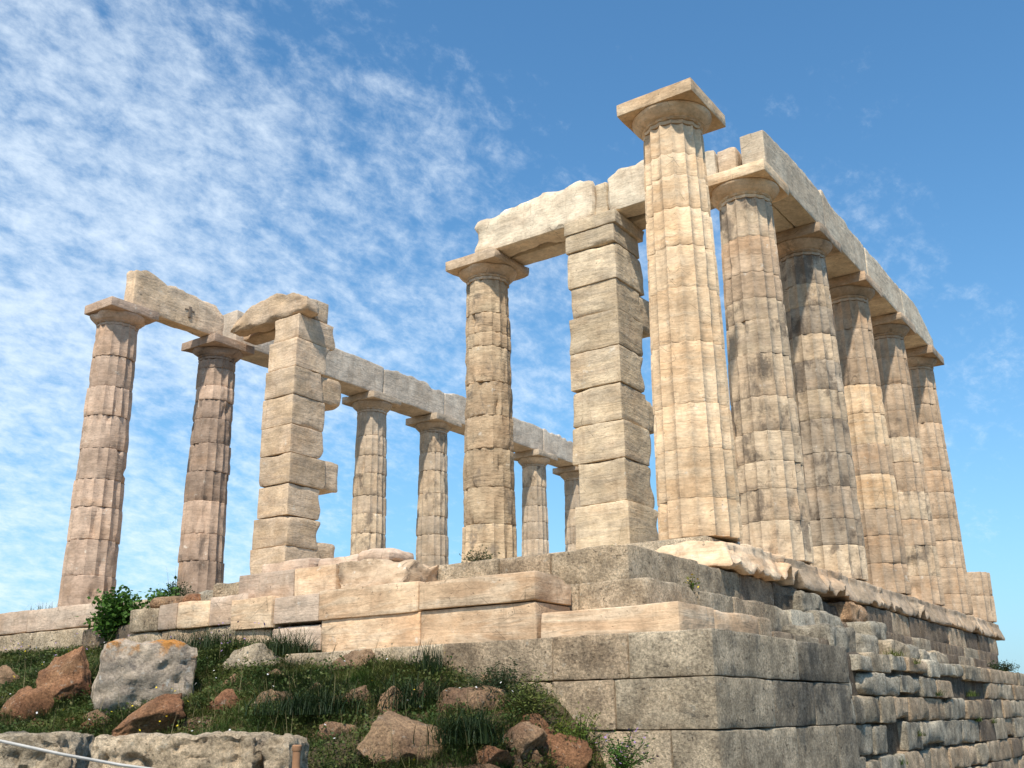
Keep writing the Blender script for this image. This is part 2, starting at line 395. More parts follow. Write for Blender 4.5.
def column(x, y, mat, label, group, seed, wear=.3, nd=11, rb=.5, rt=.405, capital=True, joints=None, jog=.004, cap_wear=.0, cut=None, top=None, mats=None, capmat=None, chunk=1.):
    rg = random.Random(seed)
    root = empty('column', (x, y, 0), label, 'column', group)
    Ht = top or H_SH
    if joints is None:
        ws = [rg.uniform(.8, 1.2) for _ in range(nd)]; s = sum(ws); joints = [0]
        for q in ws: joints.append(joints[-1]+q/s*Ht)
    f = rad_std(rb, rt)
    for i in range(len(joints)-1):
        m = mat if not mats else rg.choice(mats)
        bm = drum_bm(joints[i], joints[i+1], f, seed*13+i, wear*rg.uniform(.5, 1.6), rg.uniform(-jog, jog), rg.uniform(-jog, jog), chunk=chunk)
        from_bm('drum', bm, m, root, ang=28)
    if capital:
        cm = capmat or mat
        cap = from_bm('capital', lathe_bm([(rt-.006, .003), (rt-.004, .05), (rt-.018, .055), (rt-.018, .062), (rt+.002, .066), (rt+.004, .088)], NFL*6, seed, .003, Ht, .07), cm, root)
        from_bm('echinus', lathe_bm([(rt-.004, .086), (rt+.012, .092), (rt+.010, .100), (rt+.024, .106), (rt+.048, .128), (rt+.088, .170), (rt+.118, .205), (rt+.134, .232), (rt+.134, .246), (rt+.118, .256)], 72, seed+3, .004, Ht, broken=cap_wear), cm, cap)
        a = .555; bm = rbox(-a if cut is None else cut, a, -a, a, Ht+.254, Ht+H_CAP, rad=.008+.02*cap_wear, amp=.004+.02*cap_wear, seg=.1, seed=seed+5, chip=.02+.8*cap_wear)
        from_bm('abacus', bm, cm, cap, ang=32)
    return root

# ------------------------------------------------------------------ ground
def sstep(a, b, v):
    t = max(0, min(1, (v-a)/(b-a))); return t*t*(3-2*t)
def ground_z(x, y):
    z = -1.10+.30*(y+3.3)
    z = min(z, -1.08)
    z -= .06*sstep(-3.4, -1.6, x)*sstep(-5.6, -4.6, y)
    z -= .32*sstep(-1.2, .6, x)+.5*sstep(.4, 1.1, x)+1.9*sstep(.9, 2.6, x)
    z -= .25*sstep(-5, -2, x)*sstep(-3.6, -6, y)
    n = fbm(Vector((x*.9, y*.9, 0)), 1, 4)
    if x > -3.2: z = min(z, -1.20-.19*sstep(-3.2, -2.5, x)-.02*sstep(-3.3, -4.6, y)) if y > -4.7 else z
    z += n*.22*sstep(-3.1, -4.6, y)
    z -= sstep(-14, -40, x)*8
    z -= sstep(20, 60, y)*8
    z -= 1.6*sstep(.9, 1.6, x)*sstep(-5.5, -4.2, y)
    z = max(z, -3.56 if x > -30 and y < 30 else -12)
    return z
def axis(fine0, fine1, step, far):
    a = list(np.arange(fine0, fine1+1e-6, step)); s = step; lo = [fine0]; hi = [fine1]
    while hi[-1] < far: s *= 1.5; hi.append(hi[-1]+s); lo.append(lo[-1]-s)
    return lo[::-1][:-1]+a+hi[1:]
gx = axis(-11, 3, .14, 3500); gy = axis(-9.5, -2.8, .14, 3500)
V = np.array([(x, y, ground_z(x, y)) for y in gy for x in gx]); nx = len(gx)
F = np.array([(j*nx+i, j*nx+i+1, (j+1)*nx+i+1, (j+1)*nx+i) for j in range(len(gy)-1) for i in range(nx-1)])
g = from_np('ground', V, F, M_SOIL); g.data.shade_smooth(); tag(g, 'rough earth slope below the temple steps', kind='structure')

# ------------------------------------------------------------------ columns
G_S = 'south colonnade columns'; G_N = 'north colonnade columns'
def J(x, y, pys, top=H_SH):
    zs = sorted(zfor(x, y, p) for p in pys)
    return [0]+[z for z in zs if .12 < z < top-.1]+[top]
def near(x, y, r=.45):
    d = Vector((CAM.x-x, CAM.y-y)); d.normalize(); return x+d.x*r, y+d.y*r
S = 2.522
c1 = column(0, 0, M_WARM, 'tall pale front column with a free square capital and no beam on it', G_S, 11, wear=.035, joints=J(*near(0, 0), [497, 447, 402, 340, 285, 243, 205, 172, 150]), capmat=M_WARM, jog=.003, chunk=.45)
column(0, S, M_C2, 'streaked column under the near end of the right hand beam row', G_S, 23, wear=.10, joints=J(*near(0, S), [520, 488, 460, 430, 395, 352, 318, 296, 270, 234]), capmat=M_WARM, cap_wear=.15, chunk=.6, mats=[M_C2, M_C2, M_SOUTH])
column(0, 2*S, M_C3, 'darkest grey stained column, third from the front in the right hand row', G_S, 37, wear=.10, nd=11, mats=[M_C3, M_C3, M_C2], capmat=M_SOUTH, cap_wear=.1, chunk=.6)
column(0, 3*S, M_SOUTH, 'tan column, fourth from the front in the right hand row', G_S, 41, wear=.16, nd=10, cap_wear=.1, mats=[M_SOUTH, M_SOUTH, M_WARM], chunk=.8)
column(0, 4*S, M_SOUTH, 'fifth column from the front in the right hand row, an orange drum at mid height', G_S, 53, wear=.14, nd=10, cap_wear=.1, mats=[M_SOUTH, M_SOUTH, M_C2], chunk=.8)
column(0, 5*S, M_SOUTH, 'farthest full column under the far end of the right hand beam row', G_S, 67, wear=.14, nd=11, cap_wear=.1, chunk=.8)
zt = zfor(*near(0, 6*S), 572)
column(0, 6*S, M_SOUTH, 'short broken column stump at the far right end of the platform', G_S, 71, wear=.3, capital=False, top=zt, joints=[0, zt*.52, zt], rt=.40+.1*(1-zt/H_SH), chunk=.8)
W = 12.309
column(-W, 0, M_NORTH, 'leftmost pinkish column carrying the start of the short left beam', G_N, 83, wear=.55, joints=J(*near(-W, 0), [575, 539, 506, 478, 447, 414, 385, 354]), cap_wear=.34, cut=-.34, jog=.012, chunk=1.3)
column(-W, S, M_NORTHD, 'dark brown column, second from the left, with a shrub at its foot', G_N, 97, wear=.45, joints=J(*near(-W, S), [560, 533, 500, 470, 442, 417, 398, 384, 366]), cap_wear=.22, jog=.014, rb=.48, mats=[M_NORTHD, M_NORTHD, M_NORTH], chunk=1.2)
for k, sd, lb in ((3, 103, 'first slim column to the right of the ragged left pillar'), (4, 113, 'slim far column standing just left of the single porch column'), (6, 127, 'far column seen just right of the single porch column'), (7, 131, 'farthest visible column, half hidden by the tall layered pillar')):
    column(-W, k*S, M_NFAR, lb, G_N, sd, wear=.4, nd=10, cap_wear=.15, jog=.01, rb=.47, rt=.39, mats=[M_NFAR, M_NFAR, M_C2], chunk=1.)
PX, PY = -5.015, 2.62
column(PX, PY, M_PRON, 'single porch column with knobbly worn flutes between the two square pillars', None, 139, wear=.75, joints=J(*near(PX, PY), [523, 486, 447, 414, 380, 344, 330, 310]), cap_wear=.16, jog=.006, rb=.485, rt=.40, capmat=M_PIERL, chunk=1.2)

# ------------------------------------------------------------------ pillars (ends of the chamber walls)
def pier(label, x0, x1, y0, y1, pys, mat, seed, outs, amp=.008, corner=None, name='wall_pillar'):
    root = empty(name, ((x0+x1)/2, (y0+y1)/2, 0), label, 'pillar')
    rg = random.Random(seed)
    cx = corner or x1
    zs = [0.]+sorted(z for z in (zfor(cx, y0, p) for p in pys) if z > .1)
    for i in range(len(zs)-1):
        o = outs.get(i, (0, 0, 0, 0))
        a, b = zs[i], zs[i+1]
        j = [rg.uniform(-.03, .03) for _ in range(3)]
        def wob(p, q, a=a, b=b, sd=seed+i):
            # the broken rear edge of the wall wanders in and out
            if p.y > (y0+y1)/2:
                p = p.copy(); p.y += (noise.noise(Vector((p.x*1.5, sd*.7, p.z*3.)))*.13)*min(1, (p.y-(y0+y1)/2)/.25)
            return p
        block('block', x0+j[0]+o[0], x1+j[1]*.5+o[1], y0+j[2]*.5+o[2], y1+o[3]+rg.uniform(-.05, .05), a+.003, b-.003-rg.choice([0, 0, .006, .012]), mat, root,
              rad=.012, amp=amp, seg=.055, chip=.09, deform=wob, fs=5.)
    return root, zs
pier('tall layered pillar of pale stone blocks just left of the tallest column', -2.98, -2.10, 2.10, 2.92,
     [500, 457, 418.7, 381, 344, 308, 277, 241, 223, 210], M_PIER, 5,
     {0: (-.02, .03, -.03, .10), 1: (.05, 0, 0, .12), 2: (-.02, .02, 0, .04), 4: (0, 0, 0, -.02), 7: (0, 0, 0, .06), 9: (-.03, .05, -.05, .14), 8: (-.02, .02, -.02, .06)})
pier('ragged square pillar of split cream blocks on the left, broken at its top', -10.36, -9.50, 2.20, 3.05,
     [545, 514, 482, 451.6, 423, 393, 365, 336.6, 312], M_PIERL, 6,
     {0: (-.12, 0, 0, .1), 1: (-.06, .02, 0, 0), 3: (0, .02, 0, .05), 6: (.02, 0, 0, -.04), 8: (.10, 0, .03, .16), 7: (.05, 0, 0, 0)})
# stubs of the wall courses still bonded to the back of each pillar: they are parts of it
def stub(parent_name_obj, px0, px1, py0, py1, X, Y, depth, mat):
    pass
for o in list(C.objects):
    if o.name.startswith('wall_pillar'):
        pass
P1 = [o for o in C.objects if o.name == 'wall_pillar'][0]
P2 = [o for o in C.objects if o.name == 'wall_pillar.001'][0]
def wall_stub(root, X1, px, py_t, py_b, ystart, thick, mat):
    yend = atX(px, (py_t+py_b)/2, X1).y
    zt_ = zfor(X1, yend, py_t+2); zb_ = zfor(X1, yend, py_b)
    block('bonded_stone', X1-thick, X1, ystart, yend, zb_, zt_, mat, root, rad=.05, amp=.02, seg=.06, chip=.22)
wall_stub(P1, -2.12, 653, 301, 337, 2.86, .6, M_PIER)
wall_stub(P1, -2.12, 656, 400, 434, 2.86, .6, M_PIER)
wall_stub(P2, -9.52, 343, 381, 409, 2.98, .6, M_PIERL)
wall_stub(P2, -9.52, 339, 462, 493, 2.98, .6, M_PIERL)
wall_stub(P2, -9.52, 335, 543, 566, 2.98, .6, M_PIERL)

# ------------------------------------------------------------------ beams
ZB = H_SH+H_CAP
def topo(prof, z0, z1, ax=1, rough=.03, sd=0):
    """broken top: prof = [(t, z)] along the axis"""
    def f(p, q):
        a = p.y if ax else p.x
        zt = prof[-1][1]
        for (a0, h0), (a1, h1) in zip(prof, prof[1:]):
            if a <= a1:
                t = max(0, min(1, (a-a0)/(a1-a0))); zt = h0+(h1-h0)*t; break
        k = (p.z-z0)/(z1-z0); p = p.copy()
        zt += noise.noise(Vector((p.x*4, p.y*4, sd)))*rough*1.6+noise.noise(Vector((p.x*11, p.y*11, sd+5)))*rough*.8
        p.z = z0+(zt-z0)*k
        return p
    return f
def beam(label, x0, x1, y0, y1, z0, z1, mat, prof=None, ax=1, group=None, rough=.03, **k):
    k.setdefault('rad', .018); k.setdefault('amp', .007); k.setdefault('chip', .05)
    df = topo(prof, z0, z1, ax, rough, SEED[0]) if prof else None
    o = block('stone_beam', x0, x1, y0, y1, z0, z1, mat, seg=.07, deform=df, maxn=40, **k)
    return tag(o, label, 'beam', group)
e = .004
# right colonnade
TZ = 6.74
GB = 'beams along the right colonnade'
beam('near end block of the right hand beam row, square cut end facing the front', .11, .49, 2.24, 5.02, ZB+e, 6.66, M_ARCH, [(2.24, 6.60), (2.35, 6.62), (3.0, 6.67), (3.6, 6.72), (4.3, 6.72), (5.02, 6.68)], group=GB, rough=.02)
beam('inner beam block behind the square cut near end of the right hand row', -.40, .10, 2.68, 5.02, ZB+e, 6.5, M_ARCH, group=GB)
beam('second beam block of the right hand row, with a chipped top', -.38, .48, 5.03, 7.55, ZB+e, TZ, M_ARCH, [(5.03, 6.80), (5.3, 6.74), (6.3, 6.72), (6.5, 6.64), (7.55, 6.70)], group=GB)
beam('third beam block of the right hand row, halfway to its far end', -.38, .475, 7.56, 10.07, ZB+e, TZ-.06, M_ARCH, [(7.56, 6.68), (10.07, 6.68)], group=GB)
beam('last beam block at the far end of the right hand row', -.38, .48, 10.08, 12.66, ZB+e, TZ-.06, M_ARCH, [(10.08, 6.68), (11.4, 6.68), (11.9, 6.5), (12.66, 6.25)], group=GB)
# porch beams (front and rear halves), from the porch column over the pillar to the right colonnade
beam('long rough rounded front beam from the porch column to the layered pillar', -4.98, -2.50, 2.16, 2.60, ZB+e, 6.68, M_ARCH, [(-4.98, 6.60), (-4.7, 6.62), (-4.3, 6.66), (-3.9, 6.74), (-3.2, 6.76), (-2.7, 6.74), (-2.50, 6.68)], ax=0, rad=.06, amp=.03, chip=.2, rough=.03)
beam('rear beam behind the long rough beam between porch column and layered pillar', -5.02, -2.30, 2.66, 3.08, ZB+e, 6.5, M_ARCH, [(-5.02, 6.3), (-2.30, 6.6)], ax=0)
beam('pale beam between the layered pillar and the tallest column', -2.24, -1.12, 2.16, 2.60, ZB+e+.02, 6.7, M_ARCH, [(-2.24, 6.62), (-1.9, 6.70), (-1.12, 6.74)], ax=0, rad=.05, amp=.025, chip=.15)
beam('chunky stone between two beams above the layered pillar', -2.49, -2.26, 2.22, 2.62, ZB+e, 6.6, M_PIER, None, rad=.03)
beam('rough beam piece between the tallest column and the second capital', -1.10, -.30, 2.20, 2.62, ZB+e, 6.6, M_ARCH, [(-1.1, 6.60), (-.75, 6.62), (-.5, 6.54), (-.30, 6.50)], ax=0, rad=.04, amp=.02, chip=.15)
beam('small broken stone piece lying against the end of the right hand beam row', -.27, .03, 2.22, 2.64, ZB+e, 6.46, M_PIERL, None, rad=.04, amp=.02, chip=.2)
beam('rear beam between the layered pillar and the right hand colonnade', -2.28, -.40, 2.68, 3.08, ZB+e, 6.5, M_ARCH)
# left
beam('short beam on the leftmost column with a dark iron stain on its side', -W+.02, -W+.36, .04, 2.34, ZB+e, 6.72, M_PIERL, [(.04, 6.80), (.45, 6.82), (.8, 6.70), (1.15, 6.73), (1.6, 6.68), (2.1, 6.66), (2.34, 6.50)], rad=.03, amp=.012, chip=.1, rough=.035)
LB = [o for o in C.objects if o.name.startswith('stone_beam')][-1]
q_ = atX(190, 311, -W+.37)
ic = block('iron_clamp', -W+.345, -W+.385, q_.y-.035, q_.y+.035, q_.z-.15, q_.z+.10, M_IRON, LB, rad=.01, amp=.006, seg=.04)
ic2 = block('iron_clamp', -W+.345, -W+.375, q_.y-.13, q_.y+.12, q_.z+.0, q_.z+.03, M_IRON, LB, rad=.008, amp=.004, seg=.04)
beam('rough sloping beam from the dark brown column to the ragged left pillar', -11.58, -9.28, 2.22, 2.60, ZB+e, 6.6, M_PIERL, [(-11.58, 6.02), (-11.4, 6.24), (-11.1, 6.42), (-10.7, 6.52), (-10.2, 6.54), (-9.7, 6.42), (-9.28, 6.26)], ax=0, rad=.05, amp=.035, chip=.2, rough=.03)
beam('rear beam behind the rough sloping beam on the left', -11.7, -9.5, 2.68, 3.06, ZB+e, 6.4, M_PIERL)
GN = 'beams along the left colonnade'
yb = [2.66, 2*S, 3*S, 4*S, 5*S, 6*S, 7*S+.45]
nl = ['first beam block of the left colonnade, behind the ragged pillar', 'long pale grey beam block right of the ragged left pillar', 'beam block over the slim column right of the ragged pillar',
      'left colonnade beam block just left of the porch column', 'left colonnade beam block hidden mostly behind the porch column', 'last beam block of the left colonnade with a crumbling top']
for i in range(6):
    a, b = yb[i]+.005, yb[i+1]-.005
    pr = [(a, 6.74), (a+.5, 6.76), ((a+b)/2, 6.74), (b-.4, 6.76), (b, 6.72)]
    rg_ = .012
    if i in (2, 3): pr = [(a, 6.66), (a+.4, 6.76), (b-.7, 6.76), (b-.6, 6.68), (b, 6.66)]; rg_ = .03
    if i == 5: pr = [(a, 6.74), (a+1.2, 6.70), (b-.7, 6.56), (b, 6.42)]; rg_ = .07
    beam(nl[i], -W-.38, -W+.38, a, b, ZB+e, 6.76, M_ARCHW, pr, group=GN, rough=rg_)
# ------------------------------------------------------------------ platform
core = empty('platform', (-6, 6, -3.5), 'raised temple platform of dark rubble and paving behind the steps', 'platform')
block('floor', -1.99, .30, -.52, 15.1, -.42, -.012, M_POR, core, rad=.03, amp=.01, seg=.6)
block('floor', -12.95, -2.0, -.52, 18.6, -.42, -.012, M_POR, core, rad=.03, amp=.01, seg=.6)
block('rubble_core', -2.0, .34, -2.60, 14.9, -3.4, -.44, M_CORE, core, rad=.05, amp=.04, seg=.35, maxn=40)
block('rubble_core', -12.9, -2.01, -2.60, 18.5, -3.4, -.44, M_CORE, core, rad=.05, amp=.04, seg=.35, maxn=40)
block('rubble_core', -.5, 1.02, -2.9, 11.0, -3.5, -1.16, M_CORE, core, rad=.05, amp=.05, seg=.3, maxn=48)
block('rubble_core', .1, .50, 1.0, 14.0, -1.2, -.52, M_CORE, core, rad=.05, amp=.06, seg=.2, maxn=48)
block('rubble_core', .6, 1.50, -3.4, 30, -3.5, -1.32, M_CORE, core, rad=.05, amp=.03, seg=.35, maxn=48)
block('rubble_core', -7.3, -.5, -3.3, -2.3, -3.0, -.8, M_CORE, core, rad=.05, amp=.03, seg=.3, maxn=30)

# stylobate slabs under the right hand row, ragged outer edge overhanging
def sstep(a, b, v):
    t = max(0, min(1, (v-a)/(b-a))); return t*t*(3-2*t)
def ragged(p, q):
    if p.x > .2:
        n1 = .5*noise.noise(Vector((p.y*1.7, 4.4, 0)))+.7*noise.noise(Vector((p.y*4.1, 9, p.z*3)))+.2*noise.noise(Vector((p.y*13, 3, p.z*11)))
        p = p.copy(); k = (p.x-.2)/.42
        low = max(0, min(1, (-.10-p.z)/.25)); gate = sstep(-.15, .25, noise.noise(Vector((p.y*1.1, 7, 7)))+.5*noise.noise(Vector((p.y*3.3, 7, 17))))
        p.x += k*(n1*(.03+.09*gate)-.01)-(1-low)*k*.10
        p.z += k*(abs(noise.noise(Vector((p.y*2.6, 1, 2))))*.30*gate+abs(noise.noise(Vector((p.y*6.5, 6, 2))))*.16*gate-.03)*low
        p.z -= (1-low)*k*(.05)
    return p
ys = [(-.62, 1.55), (1.56, 2.75), (2.77, 4.1), (4.12, 5.6), (5.63, 7.2), (7.22, 9.0), (9.02, 10.9), (10.92, 12.8), (12.82, 14.0), (14.02, 15.25)]
lab = ['broken orange marble slab jutting out under the tallest column', 'ragged edged paving slab right behind the tallest column', 'ragged slab under the streaked second column', 'ragged edge slab beside the darkest column',
       'ragged edge slab between the darkest and fourth columns of the right row', 'ragged edge slab at the foot of the fourth column of the right row', 'ragged edge slab at the foot of the fifth column of the right row',
       'ragged edge slab at the foot of the farthest full column', 'ragged edge slab just before the column stump', 'end slab of the overhanging row, under the column stump']
for i, ((a, b), lb) in enumerate(zip(ys, lab)):
    if i == 0:
        def df(p, q):
            p = ragged(p, q)
            if p.y < .2:     # broken front: slants back downwards to the left
                k = (.2-p.y)/.82; p = p.copy(); top = max(0, min(1, (p.z+.42)/.42))
                p.y += k*.10*top-k*.08*noise.noise(Vector((p.x*3, 3, p.z*3)))
                p.z -= k*.06*top
                if p.x < -.3: p.y += (-.3-p.x)*.5*top
            return p
        o = block('paving_slab', -.95, .60, a, b, -.395, -.004, M_STEP, rad=.02, amp=.022, seg=.045, chip=.08, deform=df, maxn=40, fs=4.5)
    else:
        o = block('paving_slab', -.6, .60, a, b, -.40, -.006, [M_SOUTH, M_STEPB][i % 2], rad=.012, amp=.014, seg=.045, chip=.06, fs=6, deform=ragged, maxn=30)
    tag(o, lb, 'paving slab', 'slabs along the right edge of the platform')
o = block('paving_slab', -13.1, -11.4, -.56, .8, -.40, -.014, M_POR, rad=.03, amp=.015, seg=.1, chip=.1); tag(o, 'worn slab under the leftmost pinkish column', 'paving slab')

# wall builders -----------------------------------------------------
def course(root, name, pts, Y, depth, z0, z1, mats, rad=.02, amp=.01, chip=.06, seg=.08, fs=3., maxn=26, jit=.0, dzs=None, axis='x', rg=rnd, deform=None):
    for i in range(len(pts)-1):
        a, b = pts[i]+.003, pts[i+1]-.003
        m = mats[i % len(mats)] if isinstance(mats, list) else mats
        j = rg.uniform(-jit, jit); t = 0 if dzs is None else dzs[i]
        if axis == 'x': block(name, a, b, Y+j, Y+depth, z0+.003, z1-.003+t, m, root, rad=rad, amp=amp, chip=chip, seg=seg, deform=deform, fs=fs, maxn=maxn)
        else: block(name, Y-depth, Y+j, a, b, z0+.003, z1-.003+t, m, root, rad=rad, amp=amp, chip=chip, seg=seg, deform=deform, fs=fs, maxn=maxn)
# foundation of grey ashlar with a corner at (1.9,-4.15)
FX, FY = 1.90, -4.15
fz = [-1.348, -1.695, -2.07, -2.49, -2.95, -3.6]
fw = empty('foundation_wall', (FX, FY, -3.6), 'grey lichened foundation wall of large square blocks at the front corner', 'wall')
rows_f = [[552, 627, 711], [533, 552, 616, 711], [560, 672, 724], [585, 645, 690, 725]]
for r in range(5):
    z1, z0 = fz[r], fz[r+1]
    zz = (z0+z1)/2
    xf = {0: [-2.6, -1.5, -.62, .503, 1.196, FX], 1: [-2.5, -1.2, -.2, .49, 1.06, FX], 2: [-1.5, -.3, .75, 1.20, 1.52, FX], 3: [-1.0, .3, 1.1, FX], 4: [-1.0, .2, 1.2, FX]}[r]
    nn = len(xf)-1
    front = []
    # the last block of each row turns the corner
    pts = xf[:-1]
    mats = [[M_POR, M_POR, M_PORT, M_PORT, M_PORG], [M_POR, M_PORT, M_POR, M_PORT, M_PORG], [M_PORT, M_POR, M_PORT, M_POR, M_PORG], [M_POR]*5, [M_POR]*5][r]
    for i in range(nn-1):
        block('block', xf[i]+.003, xf[i+1]-.003, FY+rnd.uniform(-.006, .006), FY+.5, z0+.003, z1-.003, mats[i], fw, rad=.010, amp=.006, chip=.03, seg=.07)
    yr = {0: [FY, -2.35, -.97], 1: [FY, -3.0, -2.0, -.95], 2: [FY, -2.55, -1.5, -.90], 3: [FY, -3.1, -1.9, -.75], 4: [FY, -2.9, -1.8, -.7]}[r]
    block('corner_block', xf[-2]+.003, FX, FY, yr[1]-.003, z0+.003, z1-.003, M_PORG, fw, rad=.010, amp=.006, chip=.03, seg=.07, maxn=30)
    for i in range(1, len(yr)-1):
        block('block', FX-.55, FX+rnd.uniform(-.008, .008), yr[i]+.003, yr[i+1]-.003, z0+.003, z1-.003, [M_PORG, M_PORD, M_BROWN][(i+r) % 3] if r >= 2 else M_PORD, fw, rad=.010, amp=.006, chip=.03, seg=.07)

# porous core steps A and B behind the marble
sa = empty('upper_core_step', (-1, -2.5, -.78), 'upper weathered step of porous grey stone below the tallest column', 'step')
course(sa, 'block', [-4.3, -3.2, -2.1, -1.05, -.42], -2.72, 1.2, -.775, -.398, [M_POR, M_PORT], amp=.010, chip=.08)
block('corner_block', -.417, .47, -2.72, -1.15, -.775, -.40, M_POR, sa, rad=.02, amp=.014, chip=.10)
course(sa, 'block', [-1.147, -.05, 1.0, 1.95], .47, .9, -.775, -.41, [M_PORG, M_BROWN, M_BROWN], amp=.02, chip=.14, axis='y')
sb_ = empty('lower_core_step', (-.5, -2.9, -1.1), 'lower porous core step standing on the marble course at the corner', 'step')
course(sb_, 'block', [-1.9, -.7, .10], -3.04, .8, -1.10, -.775, [M_POR, M_POR], amp=.010, chip=.08)
block('corner_block', .106, .80, -3.04, -1.9, -1.10, -.776, M_POR, sb_, rad=.02, amp=.014, chip=.10)
course(sb_, 'block', [-1.897, -1.05, -.2, .65, 1.45], .80, .7, -1.10, -.785, [M_PORG, M_PORT, M_PORG, M_WHITE], amp=.02, chip=.14, axis='y')
# marble bottom step: front and right faces
ms = empty('marble_step', (.7, -3.5, -1.35), 'smooth orange marble step block course on top of the grey foundation corner', 'step')
block('corner_block', .07, 1.41, -3.66, -2.95, -1.345, -1.087, M_STEP, ms, rad=.010, amp=.003, chip=.03, seg=.08)
course(ms, 'block', [-2.946, -1.95, -1.62], 1.41, .6, -1.345, -1.09, [M_STEP, M_PORT], axis='y')
course(ms, 'block', [-1.615, -1.05, -.3, .3, .6], 1.42, .5, -1.345, -1.20, [M_BROWN, M_PORG, M_BROWN, M_WHITE], axis='y', chip=.12)
# two marble courses left of it, at y=-3.70
m3 = empty('marble_step', (-1.9, -3.6, -1.35), 'two course orange marble step with a square cut right end, above the grass', 'step')
def brk(p, q):      # the right end of the upper course is broken back towards the rear
    if p.y > -3.45 and p.x > -.2:
        p = p.copy(); k = min(1, (p.y+3.45)/.5); p.x -= 0; p.z -= k*max(0, .10+.25*noise.noise(Vector((p.y*4, p.x*3, 2))))*((p.z+.985)/.27)
    return p
course(m3, 'block', [-1.285, .05], -3.70, .62, -.985, -.722, M_STEP, rad=.010, amp=.003, chip=.03, deform=brk)
course(m3, 'block', [-2.62, -1.30], -3.69, .62, -1.00, -.70, M_STEP, rad=.009, amp=.004, chip=.04)
course(m3, 'block', [-3.30, -2.63], -3.68, .6, -1.00, -.72, M_STEPP, rad=.009, amp=.004, chip=.04)
course(m3, 'block', [-3.95, -3.31], -3.70, .6, -1.03, -.70, M_STEP, rad=.009, amp=.008, chip=.06)
course(m3, 'block', [-2.60, -1.29, .03], -3.665, .6, -1.345, -.99, [M_STEP, M_STEP], rad=.012, amp=.004, chip=.03)
course(m3, 'block', [-3.93, -3.35, -2.61], -3.65, .6, -1.30, -1.03, [M_STEP, M_STEPP], rad=.016, amp=.012, chip=.06)
# step above, y=-3.35
m2s = empty('marble_step', (-3, -3.2, -.72), 'upper orange marble step block row with a shattered right end below the ragged pillar', 'step')
course(m2s, 'block', [-4.25, -3.35, -2.72], -3.36, .64, -.70, -.375, [M_STEPP, M_STEP], rad=.009, amp=.004, chip=.04)
def shat(p, q):
    if p.x > -2.3:
        k = min(1, (p.x+2.3)/.5); p = p.copy()
        p.z -= k*(.06+.12*noise.noise(Vector((p.x*5, p.y*5, 3))))*((p.z+.7)/.35); p.y += k*.22*((p.z+.7)/.35)+k*.1*noise.noise(Vector((p.x*6, 1, p.z*7)))
    return p
course(m2s, 'block', [-2.71, -1.83], -3.35, .6, -.70, -.36, M_STEPB, rad=.02, amp=.035, chip=.16, deform=shat, seg=.035, fs=7, maxn=40)
course(m2s, 'block', [-4.2, -3.4], -3.10, .5, -.372, -.21, M_STEPP, rad=.03, amp=.02, chip=.10)
for i, (a, b, y0_, z0_, z1_) in enumerate([(-3.35, -2.75, -3.0, -.37, -.22), (-2.7, -2.2, -3.1, -.36, -.21)]):
    o = block('broken_stone', a, b, y0_, y0_+.45, z0_, z1_, M_STEPP, rad=.05, amp=.03, seg=.05, chip=.25)
    tag(o, ['flat broken stone on the step just right of the ragged pillar foot', 'flat cracked stone at the shattered end of the upper marble step'][i], 'stone')
# left low wall: y=-3.4 section and y=-3.0 section
lw = empty('low_wall', (-5.1, -3.3, -1.3), 'short pinkish low wall of small fitted blocks right of the leafy bush', 'wall')
course(lw, 'block', [-6.10, -5.55, -5.2, -4.62, -3.97], -3.45, .5, -.93, -.62, [M_POR, M_STEPP, M_STEP, M_STEPP], rad=.018, amp=.012, chip=.07, dzs=[-.03, 0, 0, .02])
course(lw, 'block', [-6.15, -5.5, -4.7, -3.96], -3.42, .5, -1.35, -.935, [M_POR, M_PORT, M_POR], rad=.02, amp=.015, chip=.07)
course(lw, 'block', [-4.9, -4.27], -3.2, .5, -.60, -.40, [M_POR], rad=.03, amp=.02, chip=.12)
for i, (a, b, h, y0_) in enumerate([(-6.0, -5.5, .12, -3.25), (-5.48, -5.1, .15, -3.2), (-5.25, -4.92, .17, -3.15), (-5.85, -5.2, .2, -2.9)]):
    o = block('rubble_stone', a, b, y0_, y0_+.35, -.64, -.62+h, [M_TANR, M_RED, M_WHITE, M_TANR][i], rad=.07, amp=.04, seg=.05, chip=.3)
    tag(o, ['tan rubble lump at the left end of the short low wall top', 'orange red rubble lump on the short low wall top', 'white rubble lump on the short low wall below the dark column', 'tan rubble lump at the rear of the short low wall'][i], 'stone', 'rubble on the short low wall')
lf = empty('low_wall', (-10.5, -2.8, -1.3), 'long low wall of pale stone blocks at the far left under the leftmost column', 'wall')
course(lf, 'block', [-13.5, -11.6, -10.6, -9.1, -7.45], -3.0, .6, -.735, -.42, [M_STEPP, M_POR, M_STEPP, M_STEPP], rad=.009, amp=.010, chip=.05, dzs=[0, .01, 0, -.005])
course(lf, 'block', [-13.5, -12, -10.1, -8.9, -7.4], -3.03, .6, -1.04, -.745, [M_POR, M_STEPP, M_POR, M_POR], rad=.025, amp=.014, chip=.07)
course(lf, 'block', [-13.5, -11.5, -9.4, -7.2], -3.12, .6, -1.5, -1.05, [M_POR, M_PORT, M_POR], rad=.05, amp=.03, chip=.1)
course(lf, 'block', [-7.3, -6.6, -6.05], -2.6, .5, -.9, -.46, [M_PORT, M_PORG], rad=.05, amp=.03, chip=.1)

